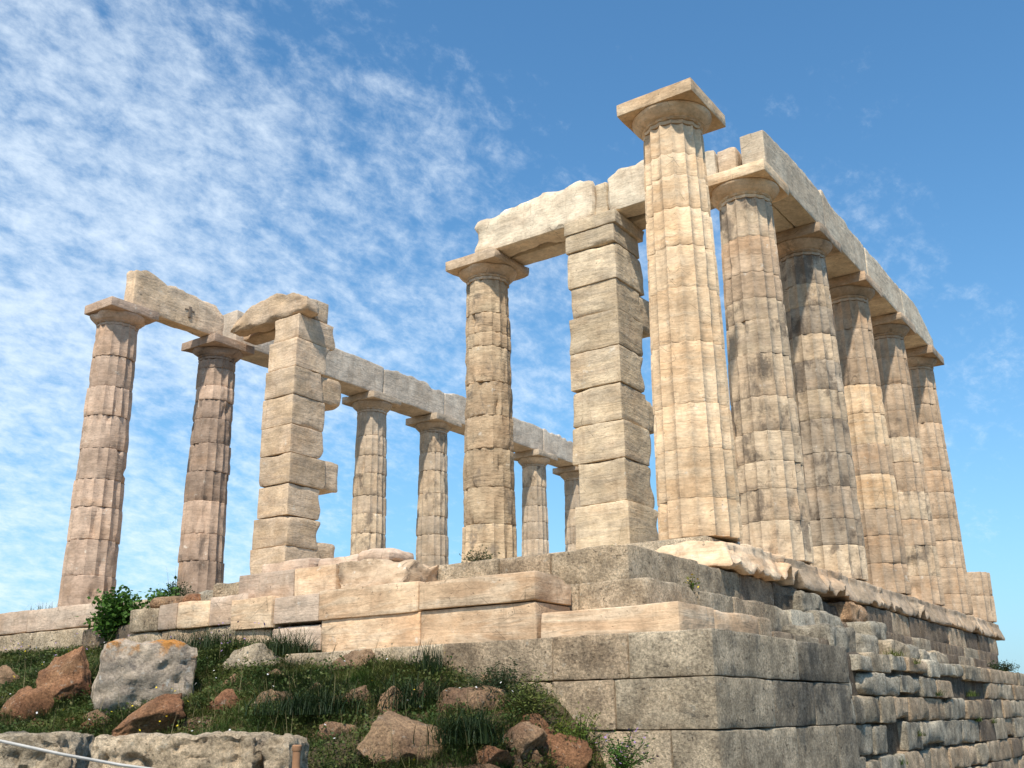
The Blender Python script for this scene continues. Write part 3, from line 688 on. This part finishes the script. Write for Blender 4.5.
# rough wall on the right side -------------------------------------
rw = empty('rough_wall', (1.5, 5, -3.5), 'rough whitish side wall of uneven stone blocks with weeds, receding to the right', 'wall')
rg = random.Random(21)
zc = [-1.30, -1.53, -1.79, -2.085, -2.41, -2.72, -3.05, -3.5]
cnt = 0
for r in range(6):
    y = -.93 if r > 0 else .4
    z1, z0 = zc[r], zc[r+1]
    while y < 15 and cnt < 99:
        wd = rg.uniform(.34, 1.0)*(1+.075*max(0, y))
        hole = rg.random() < .07 and y < 6 and r not in (0,)
        if y > 6.0: mat = rg.choice([M_BROWN, M_PORG, M_BROWN, M_PORT])
        elif r <= 3: mat = rg.choice([M_WHITE, M_WHITE, M_WHITE, M_PORT, M_PORG])
        else: mat = rg.choice([M_PORG, M_WHITE, M_PORG, M_PORT])
        if not hole:
            t = rg.choice([0, 0, -.02, -.05]) if y < 6 else 0
            sp = rg.uniform(.004, .018) if y < 6 else .004
            block('block', .9, 1.60+rg.uniform(-.03, .02), y+sp, y+wd-sp, z0+sp*.5+rg.choice([0, 0, 0, 0, 0, .04]), z1-.004+t, mat, rw, rad=.022 if y < 6 else .012, amp=.018 if y < 6 else .010, chip=.10, seg=.065, maxn=14, fs=5)
            cnt += 1
        y += wd
# upper stepped masonry between the rough wall and the slabs
uw = empty('upper_side_wall', (.8, 8, -1.3), 'brown stained masonry courses under the overhanging slabs on the right side', 'wall')
course(uw, 'block', [4.6, 5.9, 7.0, 8.4, 9.8, 11.2, 12.4, 13.5, 14.5], .55, .5, -.80, -.43, [M_BROWN, M_PORT, M_BROWN], axis='y', rad=.015, amp=.01, jit=.01)
course(uw, 'block', [4.2, 5.2, 6.4, 7.5, 8.7, 10.1, 11.4, 12.6, 13.3], .72, .6, -1.10, -.80, [M_BROWN, M_BROWN, M_PORG], axis='y', rad=.015, amp=.01, jit=.01)
course(uw, 'block', [6.6, 7.9, 9.2, 10.3], 1.05, .6, -1.32, -1.05, [M_BROWN, M_PORG, M_BROWN], axis='y', rad=.015, amp=.01, jit=.01)
sr = random.Random(5)
spots = [(.95, 1.55, 2.2, -1.32, -.98, M_WHITE), (1.15, 2.2, 2.9, -1.34, -1.0, M_WHITE), (1.3, 2.95, 3.9, -1.32, -1.05, M_PORG), (1.2, 3.95, 4.7, -1.32, -1.05, M_WHITE), (1.25, 4.75, 5.6, -1.33, -1.1, M_WHITE), (1.2, 5.7, 6.5, -1.33, -1.07, M_PORG),
         (.85, 1.5, 2.1, -.98, -.74, M_WHITE), (.78, 2.2, 2.75, -1.0, -.72, M_WHITE), (.62, 1.6, 2.4, -.74, -.47, M_WHITE), (.62, 2.9, 3.6, -1.05, -.78, M_BROWN), (.95, 3.3, 4.1, -1.05, -.76, M_WHITE), (.70, 3.35, 4.2, -.76, -.48, M_TANR), (1.45, .0, .55, -1.33, -1.04, M_WHITE), (1.38, .6, 1.1, -1.32, -1.02, M_WHITE), (1.25, 1.12, 1.52, -1.32, -1.0, M_TANR)]
pl = ['beside the grey corner foundation', 'left of centre', 'long, low', 'under the brown masonry', 'before the terrace', 'nearest the terrace', 'close under the second column', 'above the whitest row', 'highest', 'dark, in a hollow', 'before the brown masonry', 'tan, just under the slab edge', 'nearest the foundation end', 'next to the foundation end', 'tan, small']
for (X, a, b, z0_, z1_, m), q in zip(spots, pl):
    o = block('loose_block', X-.55, X, a, b, z0_, z1_, m, rad=.035, amp=.03, chip=.2, seg=.05, fs=5)
    tag(o, 'rough loose block on the side wall ledge, '+q, 'stone block', 'loose blocks on the side wall ledge')

# ------------------------------------------------------------------ rocks on the slope
def rock(name, c, size, mat, label, seed, rot=(0, 0, 0), boxy=.0, rough=.22, group='rocks on the grassy slope', cat='rock', sub=4):
    bm = bmesh.new(); bmesh.ops.create_icosphere(bm, subdivisions=sub+1, radius=1)
    off = Vector((seed*7.7 % 91, seed*3.3 % 71, seed*1.1 % 31)); rg = random.Random(seed)
    planes = [(Vector((rg.uniform(-1, 1), rg.uniform(-1, 1), rg.uniform(-1, 1))).normalized(), rg.uniform(.42, .8)) for _ in range(15)]
    S_ = Vector(size)*.5
    for v in bm.verts:
        p = v.co.copy(); m = max(abs(p.x), abs(p.y), abs(p.z)); p = p*(1-boxy)+(p/m)*boxy*.88
        for n_, d_ in planes:
            k = p.dot(n_)-d_*(1+boxy*.55)
            if k > 0: p -= n_*k*.96
        p *= 1+fbm(p+off, 1.4, 3)*rough+(.5-abs(fbm(p+off, 2.6, 3))*2.4)*rough*.22
        p += p.normalized()*(fbm(p+off, 4.2, 4)*rough*.38+abs(noise.noise((p+off)*2.3))*-.12*rough)
        v.co = Vector((p.x*S_.x, p.y*S_.y, p.z*S_.z))
    rm = Matrix.Rotation(rot[2], 3, 'Z') @ Matrix.Rotation(rot[1], 3, 'Y') @ Matrix.Rotation(rot[0], 3, 'X')
    for v in bm.verts: v.co = rm @ v.co
    zmin = min(v.co.z for v in bm.verts)
    for v in bm.verts: v.co.z -= zmin
    o = from_bm(name, bm, mat, None, (c[0], c[1], c[2]+zmin), ang=40)
    return tag(o, label, cat, group)
def onground(px, py):
    d = ray(px, py); t = 2./FOC
    while t < 30/FOC:
        p = CAM+d*t
        if p.z < ground_z(p.x, p.y): return p
        t += .04/FOC
    return CAM+d*(9/FOC)
def prock(px0, px1, py0, py1, mat, label, seed, D=None, depth=.8, **k):
    """a rock whose foot stands on the slope and whose size is what those pixels span at that distance"""
    p = onground((px0+px1)/2, py1) if D is None else atD((px0+px1)/2, py1, D)
    dist = (p-CAM).dot(FW); wd = (px1-px0)*dist/FOC; h = (py1-py0)*dist/FOC
    c = p+Vector((-.56, .82, 0))*(wd*depth*.25)
    c.z = p.z+h*.5
    fx = 1.14
    return rock('rock', (c.x, c.y, c.z-.08-h*.05), (wd*fx*1.22, wd*depth*1.1, (h*fx+.10+h*.12)*1.14), mat, label, seed, rot=k.pop('rot', (0, 0, YAW*-1)), **k)
# big lichened drum-like block
p = onground(124, 716); dist = (p-CAM).dot(FW); sc = dist/FOC
bwid = 98*sc; bh = 74*sc
bm = rbox(-bwid/2, bwid/2, -.28, .28, -.06, bh, rad=.09, amp=.045, seg=.04, chip=.2, seed=3, fs=4, maxn=34, pits=.05, deform=lambda p_, q: Vector((p_.x*(1-.10*(1-p_.z/bh)*(1 if p_.x > 0 else .2)), p_.y, p_.z)))
bl = from_bm('fallen_block', bm, M_LICH, None, (p.x-.2, p.y+.34, p.z), ang=40); bl.rotation_euler = (0, R(2), 1.0)
tag(bl, 'big squarish fallen block with orange lichen along its top edge', 'stone block')
p = onground(152, 733); rock('rock', (p.x-.02, p.y+.02, p.z+.10), (.80, .42, .30), M_RED, 'slanting red brown rock leaning in front of the lichened block', 2, rot=(R(10), R(-33), .75), boxy=.35, rough=.2)
prock(40, 90, 652, 703, M_RED, 'rounded red brown boulder left of the lichened block', 3, boxy=.2)
prock(-8, 46, 678, 722, M_RED, 'red brown boulder cut by the left edge, half buried', 4)
prock(-14, 22, 664, 690, M_TANR, 'low tan rock near the left edge above the red boulder', 5)
prock(72, 112, 706, 726, M_TANR, 'small tan rock under the left foot of the lichened block', 6)
prock(352, 440, 712, 764, M_TANR, 'largest tan boulder in the grass, bottom centre, pale patch on its left', 7, rough=.2, boxy=.12)
prock(328, 376, 646, 670, M_TANR, 'tan hump of rock just below the marble step', 8)
prock(212, 248, 670, 686, M_TANR, 'small tan rock high in the grass right of the lichened block', 9)
prock(203, 242, 688, 714, M_RED, 'small red rock right of the slanting one', 10)
prock(244, 305, 684, 706, M_TANR, 'flat wide tan rock in mid grass', 11)
prock(326, 366, 682, 703, M_TANR, 'pale tan rock up left of the largest boulder', 12)
prock(374, 404, 686, 716, M_TANR, 'upright tan rock right above the largest boulder', 13)
prock(402, 424, 680, 708, M_TANR, 'narrow leaning tan rock beside a dark grass clump', 14, rot=(0, R(25), .4))
prock(442, 508, 686, 710, M_TANR, 'flat topped reddish ledge rock right of the largest boulder', 15, boxy=.55)
prock(468, 510, 675, 692, M_TANR, 'triangular tan rock behind the flat ledge rock', 16)
prock(503, 552, 711, 730, M_RED, 'low red rock at the edge of the foundation wall', 17)
prock(482, 540, 722, 750, M_TANR, 'lumpy tan rock below the flat ledge rock', 18)
prock(532, 584, 732, 772, M_RED, 'reddish lumpy rock at the bottom beside yellow green weeds', 19)
prock(452, 508, 742, 764, M_RED, 'flat red rock near the bottom edge', 20)
prock(420, 492, 758, 782, M_TANR, 'tan rock cut by the bottom edge right of the largest boulder', 21)
prock(176, 236, 712, 728, M_TANR, 'flat tan slab rock above the long porous block', 22)
prock(224, 296, 646, 668, M_PORG, 'grey rounded stone at the foot of the marble steps', 23)
prock(320, 352, 716, 736, M_TANR, 'small tan rock left of the largest boulder', 24)
prock(518, 548, 746, 768, M_TANR, 'small tan rock between two red rocks at the bottom', 25)
prock(408, 450, 646, 664, M_PORG, 'grey stone lump at the foot of the foundation wall', 26, D=None)
rs = random.Random(77)
for i in range(22):
    x_ = rs.uniform(0, 600); y_ = rs.uniform(670, 765)
    if y_ > 660 and x_ > 560: continue
    s_ = rs.uniform(6, 15)
    prock(x_-s_, x_+s_, y_-s_*.9, y_, rs.choice([M_TANR, M_RED, M_TANR]), 'small loose stone half buried in the grassy slope', 100+i, sub=2, group='small loose stones in the grass')
# foreground hewn blocks
def fblock(px0, px1, pyt, D, h, dep, label, mat, seed, yawx=0., chip=.2):
    a = atD(px0, pyt, D); b = atD(px1, pyt, D); c = (a+b)/2; wd = (b-a).length
    bm = rbox(-wd/2, wd/2, 0, dep, -h, 0, rad=.035, amp=.022, seg=.022, chip=chip, seed=seed, fs=5, maxn=70, pits=.11)
    rebase(bm, (0, 0, -h))
    o = from_bm('hewn_block', bm, mat, None, (c.x, c.y, c.z-h), ang=42); o.rotation_euler = (0, 0, -YAW+yawx)
    return tag(o, label, 'stone block')
fblock(90, 261, 735, 6.4, .55, .6, 'long pitted porous block along the bottom edge', M_POR, 51)
fblock(263, 291, 737, 6.35, .55, .6, 'short pitted block end right beside the long porous block', M_POR, 52)
fblock(-40, 70, 734, 6.6, .5, .7, 'grey brown block in the bottom left corner behind the rope', M_PORG, 53, .15)

# rope and post -----------------------------------------------------
def tube(pts, rad, n=8):
    bm = bmesh.new(); rings = []
    for i, p_ in enumerate(pts):
        t = (pts[min(i+1, len(pts)-1)]-pts[max(i-1, 0)]).normalized(); u = t.cross(Vector((0, 0, 1)))
        if u.length < .1: u = Vector((1, 0, 0))
        u.normalize(); v_ = t.cross(u); r0 = rad[i] if isinstance(rad, list) else rad
        rings.append([bm.verts.new(p_+u*math.cos(2*math.pi*k/n)*r0+v_*math.sin(2*math.pi*k/n)*r0) for k in range(n)])
    for a, b in zip(rings, rings[1:]):
        for k in range(n): bm.faces.new((a[k], a[(k+1) % n], b[(k+1) % n], b[k]))
    bm.faces.new(rings[0][::-1]); bm.faces.new(rings[-1])
    return bm
pp = [atD(-70, 728, 5.4), atD(0, 741, 5.5), atD(60, 754, 5.6), atD(120, 765, 5.75), atD(180, 773, 5.9), atD(240, 776, 6.05), atD(296, 774, 6.15)]
fine = []
for a, b in zip(pp, pp[1:]): fine += [a+(b-a)*t/5 for t in range(5)]
fine.append(pp[-1]); rp = from_bm('rope', tube([f-pp[-1] for f in fine], .0085), M_ROPE, None, pp[-1]); tag(rp, 'thin white barrier rope sagging across the bottom left corner', 'rope')
pb = atD(297, 746, 6.17)
po = empty('rope_post', (pb.x, pb.y, pb.z-.75), 'short reddish wooden post at the end of the rope', 'post')
from_bm('shaft', tube([Vector((0, 0, 0)), Vector((0, 0, .4)), Vector((0, 0, .735))], [.026, .025, .024], 14), M_WOOD, po)
from_bm('cap', tube([Vector((0, 0, .72)), Vector((0, 0, .728)), Vector((0, 0, .75)), Vector((0, 0, .757))], [.026, .029, .029, .023], 14), M_WOOD, po)

# ------------------------------------------------------------------ vegetation
def blades(P, L0, L1, w0, lean, mat, name, rg, seg=3, parent=None, loc=(0, 0, 0), spread=1.):
    """P: (n,3) root points -> curved tapering blades"""
    n = len(P); r1 = rg.random(n)*2*np.pi; ln = L0+(L1-L0)*rg.random(n)**1.5; le = lean*(.25+rg.random(n))
    dx, dy = np.cos(r1), np.sin(r1); wx, wy = -dy, dx; wd = w0*(.6+.8*rg.random(n))
    Vs = []
    for s in range(seg+1):
        t = s/seg; out_ = le*ln*t*t*1.2; up_ = ln*(t-.35*le*t*t); ww = wd*(1-t)**.7*.5
        c = P+np.stack([dx*out_, dy*out_, up_], 1)
        Vs.append(c-np.stack([wx*ww, wy*ww, 0*ww], 1)); Vs.append(c+np.stack([wx*ww, wy*ww, 0*ww], 1))
    V = np.concatenate(Vs); F = []
    base = np.arange(n)
    for s in range(seg):
        a = base+2*s*n; b = a+n; c = b+n; d = c+n
        F.append(np.stack([a, b, d, c], 1))
    return from_np(name, V, np.concatenate(F), mat, parent, loc)
ng = np.random.default_rng(3)
def scatter(n, test):
    out_ = []
    while len(out_) < n:
        x, y = ng.uniform(-11.5, 2.0), ng.uniform(-10.3, -3.1)
        if x > 1.5 and y > -5: continue
        if not (-.75*(x) + -0 < 99): continue
        if y > -3.75 and x > -6.5: continue
        if y > -4.2 and x > -2.7: continue
        if not test(x, y): continue
        out_.append((x, y, ground_z(x, y)-.01))
    return np.array(out_)
def dens(x, y):
    d = fbm(Vector((x*1.1+4, y*1.1, 3)), 1, 3)+.24
    return d > ng.uniform(-.1, .3) or ng.random() < .35
def visible(x, y):
    d = Vector((x, y, ground_z(x, y)+.1))-CAM; z = d.dot(FW)
    if z < 3: return False
    px_ = 512+FOC*d.dot(RT)/z; py_ = 384-FOC*d.dot(UP)/z
    return -60 < px_ < 760 and py_ < 830
def clumpy(P, per, rad):
    Q = np.repeat(P, per, 0); k = ng.normal(0, rad, (len(Q), 2)); Q = Q.copy(); Q[:, :2] += k
    Q[:, 2] = [ground_z(a, b)-.01 for a, b in Q[:, :2]]
    return Q
P = scatter(6500, lambda x, y: visible(x, y) and dens(x, y)); P = clumpy(P, 26, .08)
g1 = blades(P, .03, .14, .006, 1.5, M_GRASS, 'grass', ng); tag(g1, 'uneven green grass and weeds covering the slope between the rocks', 'grass', kind='stuff')
P = scatter(900, lambda x, y: visible(x, y) and fbm(Vector((x*1.3+14, y*1.3, 9)), 1, 3) > .04); P = clumpy(P, 70, .075)
g2 = blades(P, .06, .19, .005, 2.0, M_DGRASS, 'tall_grass', ng); tag(g2, 'taller dark green grass clumps hanging over the rocks', 'grass', kind='stuff')
P = scatter(900, lambda x, y: visible(x, y) and dens(x, y))
g3 = blades(P, .15, .42, .005, .35, M_DRY, 'dry_stems', ng); tag(g3, 'thin pale dry grass stalks standing above the green', 'grass', kind='stuff')
P = scatter(2600, lambda x, y: visible(x, y) and fbm(Vector((x*1.6+24, y*1.6, 5)), 1, 3) > -.05); P = clumpy(P, 14, .06)
_n = len(P); P[:, 2] += ng.random(_n)*.09+.01; _d = ng.normal(0, 1, (_n, 3)); _d[:, 2] = np.abs(_d[:, 2])*.6; _d /= np.linalg.norm(_d, axis=1)[:, None]
_u = np.cross(_d, ng.normal(0, 1, (_n, 3))); _u /= np.linalg.norm(_u, axis=1)[:, None]; _l = (.018+.022*ng.random(_n))[:, None]
g4 = from_np('weeds', np.concatenate([P, P+_d*_l*.5+_u*_l*.28, P+_d*_l, P+_d*_l*.5-_u*_l*.28]), np.stack([np.arange(_n)+k*_n for k in range(4)], 1), M_WEED); tag(g4, 'low leafy weeds mixed into the grass on the slope', 'weeds', kind='stuff')
def petals(P, r, mat, name, label, parent=None, loc=(0, 0, 0)):
    Vv = []; Ff = []
    for q in P:
        a0 = ng.uniform(0, 6.28); b = len(Vv)
        t = ng.normal(0, .5, 2)
        for k in range(6):
            a = a0+k*1.0472; Vv.append((q[0]+r*math.cos(a), q[1]+r*math.sin(a), q[2]+r*(t[0]*math.cos(a)+t[1]*math.sin(a))))
        Ff.append([b, b+1, b+2, b+3]); Ff.append([b, b+3, b+4, b+5])
    o = from_np(name, np.array(Vv), np.array(Ff), mat, parent, loc)
    if label: tag(o, label, 'flowers', kind='stuff')
    return o
P = scatter(170, lambda x, y: visible(x, y)); P[:, 2] += .12+.1*ng.random(len(P)); petals(P, .008, M_WHF, 'white_flowers', 'tiny white flowers sprinkled over the dark grass')
P = scatter(90, lambda x, y: visible(x, y)); P[:, 2] += .14+.1*ng.random(len(P)); petals(P, .008, M_YEL, 'yellow_flowers', 'tiny yellow flowers sprinkled over the grass')
P = scatter(120, lambda x, y: visible(x, y) and y > -4.6 and x < -2.5); P[:, 2] += .2+.12*ng.random(len(P)); petals(P, .010, M_PUR, 'mauve_flowers', 'tiny mauve flowers along the foot of the low walls')

def plant(loc, rad, h, nleaf, leaf, mat, label, seed, stems=14, name='shrub', cat='shrub', flowers=None, droop=.2, leaf_w=.6):
    rg_ = np.random.default_rng(seed)
    root = empty(name, loc, label, cat)
    Vv, Ff, tips = [], [], []
    bm_pts = []
    for s in range(stems):
        a = rg_.uniform(0, 6.28); rr = rad*math.sqrt(rg_.random()); hh = h*(1-.45*(rr/rad)**2)*rg_.uniform(.65, 1.12)
        tip = Vector((rr*math.cos(a), rr*math.sin(a), hh)); tips.append(tip)
    # stems
    bms = bmesh.new()
    for tip in tips:
        m = Vector((tip.x*.35, tip.y*.35, tip.z*.55)); q = [Vector((tip.x*.08, tip.y*.08, -.03)), m, tip]
        t_ = tube(q, [.006, .0045, .002], 4); me = bpy.data.meshes.new('tmp'); t_.to_mesh(me); t_.free(); bms.from_mesh(me); bpy.data.meshes.remove(me)
    from_bm('stems', bms, M_OLIVE, root)
    per = nleaf//stems
    for tip in tips:
        m = Vector((tip.x*.35, tip.y*.35, tip.z*.55))
        for k in range(per):
            t = rg_.uniform(.15, 1.05); c = (m*(t/.5) if t < .5 else m+(tip-m)*((t-.5)/.5)) + Vector(rg_.normal(0, leaf*1.1, 3))
            if c.z < .0: c.z = abs(c.z)
            d = Vector(rg_.normal(0, 1, 3)); d.z = abs(d.z)*.5-droop; d.normalize(); u = d.cross(Vector(rg_.normal(0, 1, 3))).normalized()
            l = leaf*rg_.uniform(.6, 1.3); wv = u*l*leaf_w*.5; b = len(Vv)
            Vv += [c, c+d*l*.5+wv, c+d*l, c+d*l*.5-wv]; Ff.append([b, b+1, b+2, b+3])
    from_np('leaves', np.array([tuple(v) for v in Vv]), np.array(Ff), mat, root)
    if flowers:
        fl_ = petals(np.array([tuple(t+Vector(rg_.normal(0, leaf, 3))) for t in tips for _ in range(2)]), .009, flowers, 'flowers', None, root); fl_['kind'] = 'stuff'
    return root
def tuft(loc, n, L0, L1, mat, label, seed, rad=.08, lean=.7, width=.008, name='grass_tuft'):
    rg_ = np.random.default_rng(seed); P = np.concatenate([rg_.normal(0, rad, (n, 2)), np.zeros((n, 1))], 1)
    o = blades(P, L0, L1, width, lean, mat, name, rg_, loc=loc); return tag(o, label, 'plant')
b = atY(112, 640, -3.25)
plant((b.x, b.y, b.z-.02), .38, .62, 2600, .055, M_LEAF, 'bright green leafy bush growing in the gap of the left low wall', 1, stems=26, leaf_w=.85)
b2 = atY(160, 622, -3.0)
plant((b2.x, b2.y, -.62), .22, .30, 500, .05, M_LEAF, 'loose sprigs of leaves trailing right of the leafy bush', 2, stems=12, leaf_w=.8)
b = atY(174, 600, -2.4)
plant((b.x, b.y, b.z-.05), .30, .26, 1500, .03, M_DGRASS, 'dark small shrub at the foot of the dark brown column', 3, stems=22)
b = atY(180, 590, -2.4)
tuft((b.x, b.y, b.z-.1), 26, .2, .5, M_OLIVE, 'tall thin stalks rising from the dark small shrub', 31, rad=.10, lean=.4, width=.005)
b = atY(478, 560, -2.55)
plant((b.x, b.y, -.42), .20, .15, 360, .028, M_OLIVE, 'low olive sprigs at the foot of the single porch column', 4, stems=18)
b = atY(640, 545, -2.0)
plant((-.45, -1.4, -.42), .28, .22, 420, .03, M_YG, 'low yellow flowering sprigs between the layered pillar and the tallest column', 5, stems=16, flowers=M_YEL)
b = atX(690, 590, .72)
plant((.74, b.y, -.775), .07, .10, 60, .025, M_YG, 'tiny yellow flower plant on the ledge of the corner steps', 6, stems=6, flowers=M_YEL)
g_ = lambda x, y: Vector((x, y, ground_z(x, y)))
b = atY(432, 666, -4.3); tuft((b.x, b.y, ground_z(b.x, b.y)-.02), 260, .12, .36, M_DGRASS, 'tall dark grass tuft against the foundation wall, left of centre', 7, rad=.06, lean=.28)
b = atY(500, 690, -4.45); plant((b.x, b.y, ground_z(b.x, b.y)-.05), .34, .36, 3600, .028, M_DGRASS, 'wide dark weed clump at the foot of the foundation wall', 8, stems=60, leaf_w=.3, name='weed_clump', cat='plant')
b = atY(530, 705, -4.5); plant((b.x, b.y, ground_z(b.x, b.y)-.05), .22, .32, 2200, .028, M_GRASS, 'green weed clump right of the wide dark one by the wall', 9, stems=44, leaf_w=.3, name='weed_clump', cat='plant')
b = onground(580, 752)
plant((b.x, b.y, b.z-.05), .26, .34, 1500, .03, M_YG, 'yellow green spurge bush at the bottom by the foundation wall', 10, stems=34, droop=-.3, leaf_w=.35)
b = atY(622, 775, -4.6)
plant((b.x, b.y, b.z-.02), .22, .30, 1100, .03, M_LEAF, 'green weed with mauve flowers at the bottom against the foundation wall', 11, stems=30, flowers=M_PUR, leaf_w=.35)
b = onground(285, 655); tuft((b.x, b.y, b.z-.02), 500, .15, .4, M_DGRASS, 'dark grass clump at the foot of the marble steps', 12, rad=.15, lean=.7)
b = onground(215, 650); tuft((b.x, b.y, b.z-.02), 700, .15, .36, M_DGRASS, 'broad dark grass clump right of the lichened block', 13, rad=.22, lean=.7)
b = onground(465, 740); tuft((b.x, b.y, b.z-.02), 600, .15, .33, M_DGRASS, 'dark grass clump right of the largest tan boulder', 14, rad=.12, lean=.8)
b = onground(410, 706); tuft((b.x, b.y, b.z-.02), 600, .15, .36, M_DGRASS, 'dark drooping grass clump above the largest tan boulder', 15, rad=.12, lean=.8)
b = onground(320, 712); tuft((b.x, b.y, b.z-.02), 800, .15, .34, M_DGRASS, 'wide dark grass clump left of the largest tan boulder', 16, rad=.2, lean=.8)
for i, (px_, py_) in enumerate([(895, 652), (912, 660), (935, 692), (972, 693), (915, 732), (898, 760), (976, 718), (990, 720)]):
    q = atX(px_, py_, 1.58)
    tuft((1.58, q.y, q.z-.05), 90, .06, .16, M_GRASS, ['weed tuft in the side wall below the slab edge', 'weed tuft between ledge blocks of the side wall', 'weed hanging in a joint of the white side wall', 'small weed in the brown part of the side wall', 'largest weed in the gap of the side wall', 'weed at the bottom of the side wall gap', 'small weed low in the grey side wall', 'small weed low right in the grey side wall'][i], 200+i, rad=.05, lean=1.2)
q = atX(1000, 668, 1.1)
plant((1.15, q.y, -1.30), .30, .26, 1100, .035, M_DGRASS, 'dark bush on the terrace at the right beyond the platform end', 17, stems=24)
for i, (px_, lb) in enumerate([(38, 'sparse weed sprig on the low wall left of the leftmost column'), (50, 'thin weed sprig on the low wall close to the leftmost column')]):
    q = atY(px_, 607, -2.8); tuft((q.x, q.y, -.43), 30, .06, .2, M_OLIVE, lb, 300+i, rad=.08, lean=.8, width=.006)

scene.render.film_transparent = False
scene.cycles.max_bounces = 6; scene.cycles.diffuse_bounces = 3
